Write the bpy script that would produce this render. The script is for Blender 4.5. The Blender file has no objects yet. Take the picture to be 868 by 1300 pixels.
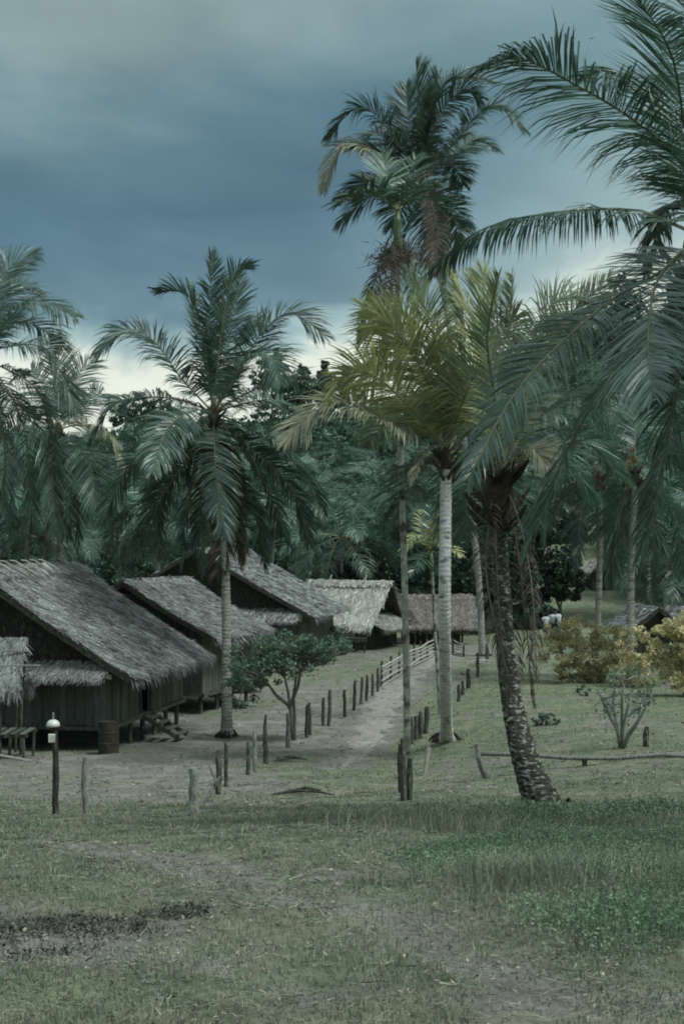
import bpy, math, random
import numpy as np
from mathutils import Vector, Matrix

# ------------------------------------------------------------------ camera, sky, sun, exposure
F = 1805.0                       # focal length in photo pixels (868 x 1300, about 50 mm)
CX, CY, HORIZON = 434.0, 650.0, 685.0
CAMZ = 6.0                       # the slope the camera stands on is above the village green (z = 0)
PITCH = math.atan((HORIZON - CY) / F)
S = bpy.context.scene
col = S.collection
cam_d = bpy.data.cameras.new('camera')
cam = bpy.data.objects.new('camera', cam_d)
col.objects.link(cam)
cam.location = (0, 0, CAMZ)
cam.rotation_euler = (math.pi / 2 + PITCH, 0, 0)
cam_d.sensor_fit = 'VERTICAL'
cam_d.sensor_height = 36.0
cam_d.lens = 36.0 * F / 1300.0
cam_d.clip_start, cam_d.clip_end = 0.1, 6000
S.camera = cam

SUN_EL, SUN_AZ = math.radians(58), math.radians(118)     # azimuth clockwise from +Y: to the right and a little behind
W = bpy.data.worlds.new('World')
S.world = W
W.use_nodes = True


def build_world():
    nt = W.node_tree
    nt.nodes.clear()
    N, L = nt.nodes.new, nt.links.new
    tc = N('ShaderNodeTexCoord')
    sep = N('ShaderNodeSeparateXYZ')
    L(tc.outputs['Generated'], sep.inputs[0])
    mp = N('ShaderNodeMapping')
    mp.inputs['Scale'].default_value = (1.0, 1.0, 2.2)
    L(tc.outputs['Generated'], mp.inputs[0])
    n1 = N('ShaderNodeTexNoise')
    n1.inputs['Scale'].default_value = 3.6
    n1.inputs['Detail'].default_value = 5.0
    n1.inputs['Roughness'].default_value = 0.60
    n1.inputs['Distortion'].default_value = 0.5
    L(mp.outputs[0], n1.inputs['Vector'])

    def math_(op, a, b=None, clamp=False):
        m = N('ShaderNodeMath')
        m.operation = op
        m.use_clamp = clamp
        for i, v in enumerate((a, b)):
            if v is None:
                continue
            if isinstance(v, (int, float)):
                m.inputs[i].default_value = v
            else:
                L(v, m.inputs[i])
        return m.outputs[0]
    e = math_('ADD', sep.outputs['Z'], math_('MULTIPLY', math_('SUBTRACT', n1.outputs['Fac'], 0.5), 0.19))
    e = math_('SUBTRACT', e, math_('MULTIPLY', sep.outputs['X'], 0.17))

    def ramp(fac, stops):
        r = N('ShaderNodeValToRGB')
        L(fac, r.inputs[0])
        els = r.color_ramp.elements
        while len(els) < len(stops):
            els.new(0.5)
        for el, (p, c) in zip(els, stops):
            el.position = p
            el.color = (*c, 1)
        return r.outputs[0]
    storm = ramp(e, [(0.0, (.37, .40, .345)), (.150, (.43, .46, .395)), (.165, (.22, .295, .29)), (.190, (.072, .130, .158)),
                     (.25, (.040, .086, .114)), (.30, (.055, .105, .126)), (.37, (.125, .178, .182)), (.60, (.25, .31, .31)),
                     (1.0, (.35, .43, .42))])
    pale = ramp(e, [(0.0, (.40, .43, .37)), (.13, (.41, .445, .385)), (.18, (.19, .26, .26)), (.26, (.100, .160, .168)),
                    (.38, (.135, .195, .20)), (.60, (.25, .31, .31)), (1.0, (.35, .43, .42))])
    mx = N('ShaderNodeMix')
    mx.data_type = 'RGBA'
    f = N('ShaderNodeMapRange')
    f.interpolation_type = 'SMOOTHSTEP'
    f.inputs['From Min'].default_value = -0.02
    f.inputs['From Max'].default_value = 0.24
    L(math_('ADD', sep.outputs['X'], math_('MULTIPLY', math_('SUBTRACT', n1.outputs['Fac'], 0.5), 0.25)), f.inputs['Value'])
    L(f.outputs[0], mx.inputs['Factor'])
    L(storm, mx.inputs[6])
    L(pale, mx.inputs[7])
    # soft small-scale billows
    n2 = N('ShaderNodeTexNoise')
    n2.inputs['Scale'].default_value = 9.0
    n2.inputs['Detail'].default_value = 6.0
    L(mp.outputs[0], n2.inputs['Vector'])
    bil = N('ShaderNodeMapRange')
    bil.inputs['From Min'].default_value = 0.3
    bil.inputs['From Max'].default_value = 0.7
    bil.inputs['To Min'].default_value = 0.88
    bil.inputs['To Max'].default_value = 1.12
    L(n2.outputs['Fac'], bil.inputs['Value'])
    vm = N('ShaderNodeVectorMath')
    vm.operation = 'SCALE'
    L(mx.outputs[2], vm.inputs[0])
    L(bil.outputs[0], vm.inputs['Scale'])
    bg_c = N('ShaderNodeBackground')
    L(vm.outputs[0], bg_c.inputs[0])
    bg_c.inputs[1].default_value = 1.0
    sky = N('ShaderNodeTexSky')
    sky.sky_type = 'NISHITA'
    sky.sun_disc = False
    sky.sun_elevation = SUN_EL
    sky.sun_rotation = SUN_AZ
    bg_s = N('ShaderNodeBackground')
    L(sky.outputs[0], bg_s.inputs[0])
    bg_s.inputs[1].default_value = 0.06
    ms = N('ShaderNodeMixShader')
    ms.inputs[0].default_value = 0.92            # heavy cloud cover
    L(bg_s.outputs[0], ms.inputs[1])
    L(bg_c.outputs[0], ms.inputs[2])
    out = N('ShaderNodeOutputWorld')
    L(ms.outputs[0], out.inputs[0])


build_world()
sun_d = bpy.data.lights.new('sun', 'SUN')
sun_d.energy = 1.5
sun_d.angle = math.radians(14)
sun_d.color = (0.93, 1.0, 0.98)
sun = bpy.data.objects.new('sun', sun_d)
col.objects.link(sun)
_sd = Vector((math.sin(SUN_AZ) * math.cos(SUN_EL), math.cos(SUN_AZ) * math.cos(SUN_EL), math.sin(SUN_EL)))
sun.rotation_euler = _sd.to_track_quat('Z', 'Y').to_euler()
sun.location = (20, -10, 60)
S.view_settings.view_transform = 'Standard'
S.view_settings.look = 'None'
S.view_settings.exposure = 1.0
S.view_settings.gamma = 1.0
S.view_settings.use_curve_mapping = False
S.render.engine = 'CYCLES'
S.cycles.use_denoising = True
S.cycles.filter_width = 1.9          # an old lens and film, a little soft
S.cycles.max_bounces = 6
S.cycles.diffuse_bounces = 3
S.cycles.transparent_max_bounces = 4

rng = np.random.default_rng(7)
random.seed(7)
UP = Vector((0, 0, 1))

# ------------------------------------------------------------------ pixels <-> places
_fw = Vector((0, math.cos(PITCH), math.sin(PITCH)))
_up = Vector((0, -math.sin(PITCH), math.cos(PITCH)))


def ray(px, py):
    return _fw + Vector((1, 0, 0)) * ((px - CX) / F) - _up * ((py - CY) / F)


def at(px, py, d):
    r = ray(px, py)
    return Vector((0, 0, CAMZ)) + r * (d / r.y)


def sstep(a, b, x):
    t = np.clip((x - a) / (b - a), 0, 1)
    return t * t * (3 - 2 * t)


_pd = np.array([-60, 0, 4.5, 8, 11, 14, 17, 20, 24, 28, 34, 40, 48, 60, 3000], float)
_pz = np.array([-1.4, -1.55, -1.6, -1.97, -2.38, -2.81, -3.30, -3.80, -4.38, -4.82, -5.38, -5.82, -6, -6, -6], float)
_gx = np.arange(-60, 120, 0.25)
_gz = np.interp(_gx, _pd, _pz)
_k = np.exp(-0.5 * (np.arange(-10, 11) / 4.0) ** 2)
_gz = np.convolve(np.pad(_gz, 10, mode='edge'), _k / _k.sum(), mode='valid')


def H(x, y):
    """height of the ground"""
    x = np.asarray(x, float)
    y = np.asarray(y, float)
    z = CAMZ + np.interp(y, _gx, _gz)
    z = z + 0.55 * sstep(1.2, 6.5, x) * sstep(20, 30, y) * (1 - sstep(46, 66, y))
    a = x / np.maximum(y, 30)
    hh = np.interp(a, [-.5, -.22, -.12, 0, .08, .15, .3], [20, 21, 22, 26, 30, 38, 42])
    st = np.interp(a, [-.1, .05, .12], [98, 96, 76])
    t = sstep(0, 1, (y - st) / 190.0)
    z = z + hh * t
    near = 1 - sstep(60, 110, y)
    z = z + near * (0.03 * np.sin(x * 1.7 + 1.3 * np.sin(y * .9)) * np.sin(y * 1.3 + .5) + 0.015 * np.sin(x * 5.1 + y * 2.2) + .012 * np.sin(y * 6.3 - x * 3.1))
    return z


def gz(x, y):
    return float(H(x, y))


def ground_at(px, py, lo=4.0, hi=140.0):
    r = ray(px, py)
    prev = None
    y = lo
    while y < hi:
        p = Vector((0, 0, CAMZ)) + r * (y / r.y)
        if p.z <= gz(p.x, p.y):
            break
        y += 0.05 + y * .002
    p = Vector((0, 0, CAMZ)) + r * (y / r.y)
    p.z = gz(p.x, p.y)
    return p


def on_ground(px, d):
    x = (px - CX) / F * d
    return Vector((x, d, gz(x, d)))


# ------------------------------------------------------------------ materials
MAT = {}


def pmat(name, c1, c2, scale=6.0, rough=.75, spec=.25, bump=0.0, bscale=None, trans=0.0, detail=5.0, stretch=(1, 1, 1),
         tone=True, objvar=.25, c3=None, c3scale=1.3, c3lo=.5, c3hi=.65, sheen=0.0):
    m = bpy.data.materials.new(name)
    m.use_nodes = True
    nt = m.node_tree
    nt.nodes.clear()
    N, L = nt.nodes.new, nt.links.new
    tc = N('ShaderNodeTexCoord')
    mp = N('ShaderNodeMapping')
    mp.inputs['Scale'].default_value = stretch
    L(tc.outputs['Object'], mp.inputs[0])
    n = N('ShaderNodeTexNoise')
    n.inputs['Scale'].default_value = scale
    n.inputs['Detail'].default_value = detail
    n.inputs['Roughness'].default_value = .6
    L(mp.outputs[0], n.inputs['Vector'])
    r = N('ShaderNodeValToRGB')
    r.color_ramp.elements[0].position = .36
    r.color_ramp.elements[1].position = .64
    r.color_ramp.elements[0].color = (*c1, 1)
    r.color_ramp.elements[1].color = (*c2, 1)
    L(n.outputs['Fac'], r.inputs[0])
    colr = r.outputs[0]
    if c3 is not None:
        n3 = N('ShaderNodeTexNoise')
        n3.inputs['Scale'].default_value = c3scale
        n3.inputs['Detail'].default_value = 6
        L(mp.outputs[0], n3.inputs['Vector'])
        mr = N('ShaderNodeMapRange')
        mr.inputs['From Min'].default_value = c3lo
        mr.inputs['From Max'].default_value = c3hi
        L(n3.outputs['Fac'], mr.inputs['Value'])
        mx = N('ShaderNodeMix')
        mx.data_type = 'RGBA'
        L(mr.outputs[0], mx.inputs['Factor'])
        L(colr, mx.inputs[6])
        mx.inputs[7].default_value = (*c3, 1)
        colr = mx.outputs[2]
    hsv = N('ShaderNodeHueSaturation')
    L(colr, hsv.inputs['Color'])
    oi = N('ShaderNodeObjectInfo')
    v = N('ShaderNodeMapRange')
    v.inputs['To Min'].default_value = 1 - objvar
    v.inputs['To Max'].default_value = 1 + objvar
    L(oi.outputs['Random'], v.inputs['Value'])
    val = v.outputs[0]
    if tone:
        at_ = N('ShaderNodeAttribute')
        at_.attribute_name = 'tone'
        mu = N('ShaderNodeMath')
        mu.operation = 'MULTIPLY'
        L(val, mu.inputs[0])
        L(at_.outputs['Fac'], mu.inputs[1])
        val = mu.outputs[0]
    L(val, hsv.inputs['Value'])
    b = N('ShaderNodeBsdfPrincipled')
    L(hsv.outputs[0], b.inputs['Base Color'])
    b.inputs['Roughness'].default_value = rough
    b.inputs['Specular IOR Level'].default_value = spec
    if bump:
        nb = N('ShaderNodeTexNoise')
        nb.inputs['Scale'].default_value = bscale or scale * 2
        nb.inputs['Detail'].default_value = 6
        L(mp.outputs[0], nb.inputs['Vector'])
        bp = N('ShaderNodeBump')
        bp.inputs['Strength'].default_value = bump
        bp.inputs['Distance'].default_value = .05
        L(nb.outputs['Fac'], bp.inputs['Height'])
        L(bp.outputs[0], b.inputs['Normal'])
    o = N('ShaderNodeOutputMaterial')
    if trans:
        t = N('ShaderNodeBsdfTranslucent')
        hs2 = N('ShaderNodeHueSaturation')
        hs2.inputs['Value'].default_value = 1.25
        hs2.inputs['Saturation'].default_value = 1.15
        L(hsv.outputs[0], hs2.inputs['Color'])
        L(hs2.outputs[0], t.inputs['Color'])
        ms = N('ShaderNodeMixShader')
        ms.inputs[0].default_value = trans
        L(b.outputs[0], ms.inputs[1])
        L(t.outputs[0], ms.inputs[2])
        L(ms.outputs[0], o.inputs[0])
    else:
        L(b.outputs[0], o.inputs[0])
    MAT[name] = m
    return m


pmat('frond_green', (.046, .090, .070), (.080, .132, .098), scale=2.0, rough=.40, spec=.7, trans=.28, objvar=.28)
pmat('frond_yellow', (.22, .265, .13), (.38, .385, .185), scale=2.2, rough=.5, spec=.45, trans=.28, objvar=.2)
pmat('frond_painted_sheen', (.085, .13, .115), (.14, .185, .165), scale=2.2, rough=.4, spec=.7, trans=.2, objvar=.1)  # paler greyer base colour paints in the sky's sheen on the leaflets
pmat('frond_areca', (.032, .068, .046), (.058, .10, .066), scale=2.2, rough=.42, spec=.5, trans=.2, objvar=.2)
pmat('frond_lime', (.125, .18, .11), (.205, .25, .15), scale=2.2, rough=.45, spec=.5, trans=.28, objvar=.2)
pmat('palm_bark_white', (.34, .35, .34), (.50, .51, .49), scale=7, rough=.9, spec=.15, bump=.5, stretch=(1, 1, 3.2), c3=(.13, .125, .11), c3scale=3.0, c3lo=.55, c3hi=.68)
pmat('frond_pale', (.20, .22, .15), (.30, .30, .21), scale=2.2, rough=.55, spec=.4, trans=.2, objvar=.15)
pmat('frond_dead', (.06, .052, .04), (.125, .108, .082), scale=3.0, rough=.8, spec=.2, trans=.1, objvar=.25)
pmat('frond_old', (.040, .038, .030), (.095, .085, .066), scale=3.0, rough=.85, spec=.15, trans=.05, objvar=.35)
pmat('frond_orange', (.26, .16, .05), (.36, .24, .08), scale=3.0, rough=.7, spec=.2, trans=.2)
pmat('frond_far', (.048, .100, .076), (.098, .158, .112), scale=1.2, rough=.42, spec=.65, trans=.2, objvar=.35)
pmat('rachis', (.10, .115, .06), (.165, .165, .09), scale=5, rough=.5, spec=.4)
pmat('rachis_dead', (.08, .066, .05), (.15, .125, .092), scale=5, rough=.7)
pmat('palm_bark', (.20, .205, .19), (.36, .36, .33), scale=7, rough=.9, spec=.15, bump=.5, stretch=(1, 1, 3.2), c3=(.09, .085, .07), c3scale=2.2, c3lo=.54, c3hi=.68)
pmat('palm_bark_dark', (.034, .033, .028), (.085, .082, .068), scale=9, rough=.95, spec=.1, bump=.8, stretch=(1, 1, 2.4), c3=(.33, .34, .32), c3scale=13, c3lo=.53, c3hi=.62)
pmat('areca_bark', (.16, .18, .15), (.34, .36, .32), scale=4, rough=.85, spec=.15, bump=.3, stretch=(1, 1, .9), c3=(.07, .075, .06), c3scale=3.0, c3lo=.52, c3hi=.60)
pmat('crownshaft', (.07, .12, .05), (.12, .17, .08), scale=4, rough=.45, spec=.4)
pmat('palm_fibre', (.032, .030, .022), (.085, .072, .05), scale=14, rough=.95, spec=.1, bump=.8)
pmat('root_mat', (.022, .020, .017), (.055, .048, .038), scale=18, rough=.95, spec=.1, bump=1)
pmat('coconut', (.09, .075, .045), (.17, .13, .075), scale=3, rough=.6)
pmat('thatch', (.18, .192, .187), (.315, .328, .318), scale=1.5, rough=.85, spec=.2, objvar=.1)
pmat('thatch_pale', (.32, .325, .295), (.48, .48, .44), scale=1.5, rough=.85, spec=.2, objvar=.08)
pmat('thatch_brown', (.15, .13, .112), (.22, .195, .17), scale=1.5, rough=.85, spec=.2, objvar=.08)
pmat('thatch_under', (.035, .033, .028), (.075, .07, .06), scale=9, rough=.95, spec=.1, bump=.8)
pmat('old_plank', (.060, .070, .062), (.115, .125, .112), scale=5, rough=.85, spec=.2, bump=.4, stretch=(6, 6, .5), objvar=.3)
pmat('dark_plank', (.030, .030, .026), (.06, .058, .05), scale=5, rough=.9, spec=.15, bump=.4, stretch=(6, 6, .5), objvar=.3)
pmat('post_wood', (.042, .042, .036), (.115, .112, .096), scale=9, rough=.95, spec=.1, bump=.9, stretch=(3, 3, .6), objvar=.3, c3=(.20, .21, .19), c3scale=7, c3lo=.58, c3hi=.68)
pmat('post_pale', (.15, .16, .145), (.27, .28, .255), scale=9, rough=.95, spec=.1, bump=.7, stretch=(3, 3, .7), c3=(.09, .09, .075), c3scale=7, c3lo=.55, c3hi=.68)
pmat('bamboo', (.25, .245, .21), (.37, .36, .31), scale=6, rough=.6, spec=.3, objvar=.2)
pmat('enamel', (.46, .47, .44), (.60, .60, .57), scale=9, rough=.35, spec=.5, objvar=0)
pmat('rusty_drum', (.018, .018, .017), (.045, .037, .031), scale=6, rough=.75, spec=.3, bump=.3)
pmat('weed_leaf', (.115, .170, .108), (.19, .245, .158), scale=1.3, rough=.75, spec=.12, trans=.25, objvar=0)
pmat('grass_blade', (.13, .170, .118), (.225, .25, .178), scale=.7, rough=.7, spec=.2, trans=.3, objvar=0, c3=(.29, .275, .215), c3scale=4.0, c3lo=.48, c3hi=.66)
pmat('path_earth', (.215, .195, .172), (.315, .29, .262), scale=3.5, rough=.95, spec=.1, bump=.5, bscale=14, objvar=0, c3=(.20, .185, .15), c3scale=2.2, c3lo=.5, c3hi=.7)
pmat('litter', (.15, .125, .095), (.32, .29, .235), scale=9, rough=.9, spec=.15, objvar=0)
pmat('straw', (.125, .145, .105), (.20, .215, .16), scale=5, rough=.85, spec=.2, objvar=0)
pmat('burnt', (.040, .044, .037), (.105, .108, .09), scale=9, rough=.95, spec=.2, objvar=0)
pmat('ash', (.19, .19, .18), (.32, .32, .30), scale=12, rough=.95, spec=.1, objvar=0)
pmat('leaf_mid', (.075, .130, .088), (.135, .19, .125), scale=1.6, rough=.5, spec=.35, trans=.22, objvar=.12)
pmat('leaf_dark', (.018, .042, .030), (.040, .072, .045), scale=.8, rough=.5, spec=.35, trans=.15, objvar=.15)
pmat('leaf_forest', (.026, .062, .044), (.072, .122, .080), scale=.09, rough=.55, spec=.35, trans=.15, objvar=.1)
pmat('leaf_gold', (.40, .375, .215), (.56, .50, .295), scale=1.6, rough=.55, spec=.3, trans=.25, objvar=.1, c3=(.18, .21, .12), c3scale=1.1, c3lo=.55, c3hi=.68)
pmat('branch', (.09, .088, .075), (.17, .165, .14), scale=10, rough=.9, spec=.15, bump=.5)
pmat('branch_grey', (.16, .18, .165), (.27, .29, .265), scale=10, rough=.9, spec=.15, bump=.5)
pmat('skin', (.07, .042, .028), (.09, .055, .037), scale=8, rough=.55)
pmat('hair', (.012, .011, .010), (.02, .018, .016), scale=30, rough=.6)
pmat('shirt_white', (.42, .44, .44), (.52, .54, .54), scale=20, rough=.8, objvar=.05)
pmat('shorts_dark', (.04, .045, .06), (.07, .075, .09), scale=20, rough=.8)
pmat('tin', (.20, .22, .22), (.32, .34, .33), scale=4, rough=.55, spec=.4)
pmat('cloth_pale', (.40, .41, .38), (.52, .52, .48), scale=8, rough=.85)


def ground_material(name='ground'):
    m = bpy.data.materials.new(name)
    m.use_nodes = True
    nt = m.node_tree
    nt.nodes.clear()
    N, L = nt.nodes.new, nt.links.new
    tc = N('ShaderNodeTexCoord')

    def noise(scale, detail=6, rough=.6, stretch=(1, 1, 1)):
        mp = N('ShaderNodeMapping')
        mp.inputs['Scale'].default_value = stretch
        L(tc.outputs['Object'], mp.inputs[0])
        n = N('ShaderNodeTexNoise')
        n.inputs['Scale'].default_value = scale
        n.inputs['Detail'].default_value = detail
        n.inputs['Roughness'].default_value = rough
        L(mp.outputs[0], n.inputs['Vector'])
        return n.outputs['Fac']

    def ramp(fac, a, b, lo=.35, hi=.65):
        r = N('ShaderNodeValToRGB')
        r.color_ramp.elements[0].position = lo
        r.color_ramp.elements[1].position = hi
        r.color_ramp.elements[0].color = (*a, 1)
        r.color_ramp.elements[1].color = (*b, 1)
        L(fac, r.inputs[0])
        return r.outputs[0]

    def mixc(f, a, b):
        x = N('ShaderNodeMix')
        x.data_type = 'RGBA'
        L(f, x.inputs['Factor'])
        L(a, x.inputs[6])
        L(b, x.inputs[7])
        return x.outputs[2]

    def mth(op, a, b):
        x = N('ShaderNodeMath')
        x.operation = op
        for i, q in enumerate((a, b)):
            if isinstance(q, (int, float)):
                x.inputs[i].default_value = q
            else:
                L(q, x.inputs[i])
        return x.outputs[0]

    def rng_(v, a, b):
        x = N('ShaderNodeMapRange')
        x.interpolation_type = 'SMOOTHSTEP'
        x.inputs['From Min'].default_value = a
        x.inputs['From Max'].default_value = b
        L(v, x.inputs['Value'])
        return x.outputs[0]
    grass = mixc(rng_(noise(.45), .48, .66), ramp(noise(3.5), (.115, .150, .100), (.19, .215, .150)), ramp(noise(5), (.18, .18, .135), (.25, .24, .18)))
    earth = mixc(rng_(noise(1.1), .46, .62), ramp(noise(7), (.125, .118, .105), (.20, .188, .168)), ramp(noise(9), (.18, .172, .158), (.27, .26, .242)))
    fleck = rng_(noise(14, 9, .8), .56, .80)
    earth = mixc(fleck, earth, ramp(noise(30), (.07, .065, .05), (.13, .12, .095)))
    mot = N('ShaderNodeMix')
    mot.data_type = 'RGBA'
    mot.blend_type = 'MULTIPLY'
    mot.inputs['Factor'].default_value = 1.0
    L(grass, mot.inputs[6])
    L(ramp(noise(1.7, 9, .72), (.58, .62, .55), (1.12, 1.08, 1.02), .38, .62), mot.inputs[7])
    grass = mot.outputs[2]
    a = N('ShaderNodeAttribute')
    a.attribute_name = 'dirt'
    d = rng_(mth('ADD', a.outputs['Fac'], mth('MULTIPLY', mth('SUBTRACT', noise(1.6, 8, .7), .5), 2.0)), .30, .80)
    c = mixc(d, grass, earth)
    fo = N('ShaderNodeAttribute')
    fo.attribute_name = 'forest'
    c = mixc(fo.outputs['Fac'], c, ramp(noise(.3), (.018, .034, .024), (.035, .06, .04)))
    b = N('ShaderNodeBsdfPrincipled')
    L(c, b.inputs['Base Color'])
    b.inputs['Roughness'].default_value = .95
    b.inputs['Specular IOR Level'].default_value = .12
    bp = N('ShaderNodeBump')
    bp.inputs['Strength'].default_value = .7
    bp.inputs['Distance'].default_value = .06
    L(noise(11, 8, .7), bp.inputs['Height'])
    L(bp.outputs[0], b.inputs['Normal'])
    o = N('ShaderNodeOutputMaterial')
    L(b.outputs[0], o.inputs[0])
    MAT[name] = m


ground_material()


# ------------------------------------------------------------------ objects
def tag(o, label=None, cat=None, group=None, kind=None):
    if label:
        o['label'] = label
    if cat:
        o['category'] = cat
    if group:
        o['group'] = group
    if kind:
        o['kind'] = kind
    return o


def thing(name, loc, label, cat, group=None, rz=0.0):
    o = bpy.data.objects.new(name, None)
    col.objects.link(o)
    o.location = loc
    o.rotation_euler = (0, 0, rz)
    o.empty_display_size = .2
    return tag(o, label, cat, group)


def link(name, me, mat=None, parent=None, smooth=False):
    if mat is not None:
        me.materials.append(MAT[mat] if isinstance(mat, str) else mat)
    if smooth:
        me.polygons.foreach_set('use_smooth', np.ones(len(me.polygons), bool))
    o = bpy.data.objects.new(name, me)
    col.objects.link(o)
    if parent is not None:
        o.parent = parent
    return o


def quads(name, V, tone=None, weld=False):
    """V: (n,4,3) array of loose quads; weld joins the corners that coincide"""
    V = np.asarray(V, np.float64 if weld else np.float32)
    n = len(V)
    me = bpy.data.meshes.new(name)
    if weld:
        K = np.round(V.reshape(-1, 3) * 20000).astype(np.int64) + 2000000
        key = (K[:, 0] << 44) ^ (K[:, 1] << 22) ^ K[:, 2]
        _, first, inv = np.unique(key, return_index=True, return_inverse=True)
        me.from_pydata(V.reshape(-1, 3)[first].tolist(), [], inv.reshape(-1, 4).tolist())
        if len(me.polygons) == n:
            a = me.attributes.new('tone', 'FLOAT', 'FACE')
            a.data.foreach_set('value', np.ones(n, np.float32) if tone is None else np.asarray(tone, np.float32))
        me.update()
        return me
    me.vertices.add(n * 4)
    me.vertices.foreach_set('co', V.reshape(-1))
    me.loops.add(n * 4)
    me.loops.foreach_set('vertex_index', np.arange(n * 4, dtype=np.int32))
    me.polygons.add(n)
    me.polygons.foreach_set('loop_start', np.arange(0, n * 4, 4, dtype=np.int32))
    a = me.attributes.new('tone', 'FLOAT', 'FACE')
    a.data.foreach_set('value', np.ones(n, np.float32) if tone is None else np.asarray(tone, np.float32))
    me.update(calc_edges=True)
    return me


class MB:
    """collects boxes, tubes and sheets into one mesh"""

    def __init__(s):
        s.v, s.f = [], []

    def add(s, vs, fs):
        b = len(s.v)
        s.v += [tuple(q) for q in vs]
        s.f += [tuple(i + b for i in f) for f in fs]

    def box(s, lo, hi, jit=0.0):
        x0, y0, z0 = lo
        x1, y1, z1 = hi
        vs = [(x, y, z) for z in (z0, z1) for x, y in ((x0, y0), (x1, y0), (x1, y1), (x0, y1))]
        vs = [tuple(c + random.uniform(-jit, jit) for c in q) for q in vs]
        s.add(vs, [(3, 2, 1, 0), (4, 5, 6, 7), (0, 1, 5, 4), (1, 2, 6, 5), (2, 3, 7, 6), (3, 0, 4, 7)])

    def bar(s, a, b, w, h, roll_up=UP):
        a, b = Vector(a), Vector(b)
        t = (b - a).normalized()
        u = roll_up if abs(t.dot(roll_up)) < .95 else Vector((1, 0, 0))
        sx = t.cross(u).normalized()
        sy = sx.cross(t)
        vs = [p + sx * (i * w / 2) + sy * (j * h / 2) for p in (a, b) for i, j in ((-1, -1), (1, -1), (1, 1), (-1, 1))]
        s.add(vs, [(3, 2, 1, 0), (4, 5, 6, 7), (0, 1, 5, 4), (1, 2, 6, 5), (2, 3, 7, 6), (3, 0, 4, 7)])

    def tube(s, pts, rad, n=7, cap=True, jit=0.0):
        pts = [Vector(p) for p in pts]
        if not hasattr(rad, '__len__'):
            rad = [rad] * len(pts)
        base = len(s.v)
        side = None
        for i, p in enumerate(pts):
            t = (pts[min(i + 1, len(pts) - 1)] - pts[max(i - 1, 0)]).normalized()
            if side is None:
                side = t.cross(UP if abs(t.z) < .9 else Vector((0, 1, 0))).normalized()
            side = (side - t * side.dot(t)).normalized()
            up = t.cross(side)
            for k in range(n):
                a = 2 * math.pi * k / n
                r = rad[i] * (1 + random.uniform(-jit, jit))
                s.v.append(tuple(p + side * math.cos(a) * r + up * math.sin(a) * r))
        for i in range(len(pts) - 1):
            for k in range(n):
                a, b = base + i * n + k, base + i * n + (k + 1) % n
                s.f.append((a, b, b + n, a + n))
        if cap:
            s.f.append(tuple(base + k for k in reversed(range(n))))
            s.f.append(tuple(base + (len(pts) - 1) * n + k for k in range(n)))

    def lathe(s, prof, n=16, cen=(0, 0, 0)):
        base = len(s.v)
        for r, z in prof:
            for k in range(n):
                a = 2 * math.pi * k / n
                s.v.append((cen[0] + r * math.cos(a), cen[1] + r * math.sin(a), cen[2] + z))
        for i in range(len(prof) - 1):
            for k in range(n):
                a, b = base + i * n + k, base + i * n + (k + 1) % n
                s.f.append((a, b, b + n, a + n))
        s.f.append(tuple(base + k for k in reversed(range(n))))
        s.f.append(tuple(base + (len(prof) - 1) * n + k for k in range(n)))

    def mesh(s, name):
        me = bpy.data.meshes.new(name)
        me.from_pydata(s.v, [], s.f)
        a = me.attributes.new('tone', 'FLOAT', 'FACE')
        a.data.foreach_set('value', np.ones(len(me.polygons), np.float32))
        me.update()
        return me

    def build(s, name, mat, parent=None, smooth=False):
        return link(name, s.mesh(name), mat, parent, smooth)


def catmull(P, n):
    """n points evenly spread along a smooth curve through P"""
    P = [Vector(p) for p in P]
    Q = [P[0] * 2 - P[1]] + P + [P[-1] * 2 - P[-2]]
    out = []
    for i in range(1, len(Q) - 2):
        for k in range(16):
            t = k / 16
            a, b, c, d = Q[i - 1], Q[i], Q[i + 1], Q[i + 2]
            out.append(.5 * ((2 * b) + (c - a) * t + (2 * a - 5 * b + 4 * c - d) * t * t + (3 * b - a - 3 * c + d) * t ** 3))
    out.append(P[-1])
    A = np.array([tuple(p) for p in out])
    s = np.concatenate([[0], np.cumsum(np.linalg.norm(np.diff(A, axis=0), axis=1))])
    u = np.linspace(0, s[-1], n)
    return np.stack([np.interp(u, s, A[:, k]) for k in range(3)], 1), s[-1]


def nrm(a):
    return a / np.maximum(np.linalg.norm(a, axis=-1, keepdims=True), 1e-9)


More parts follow.
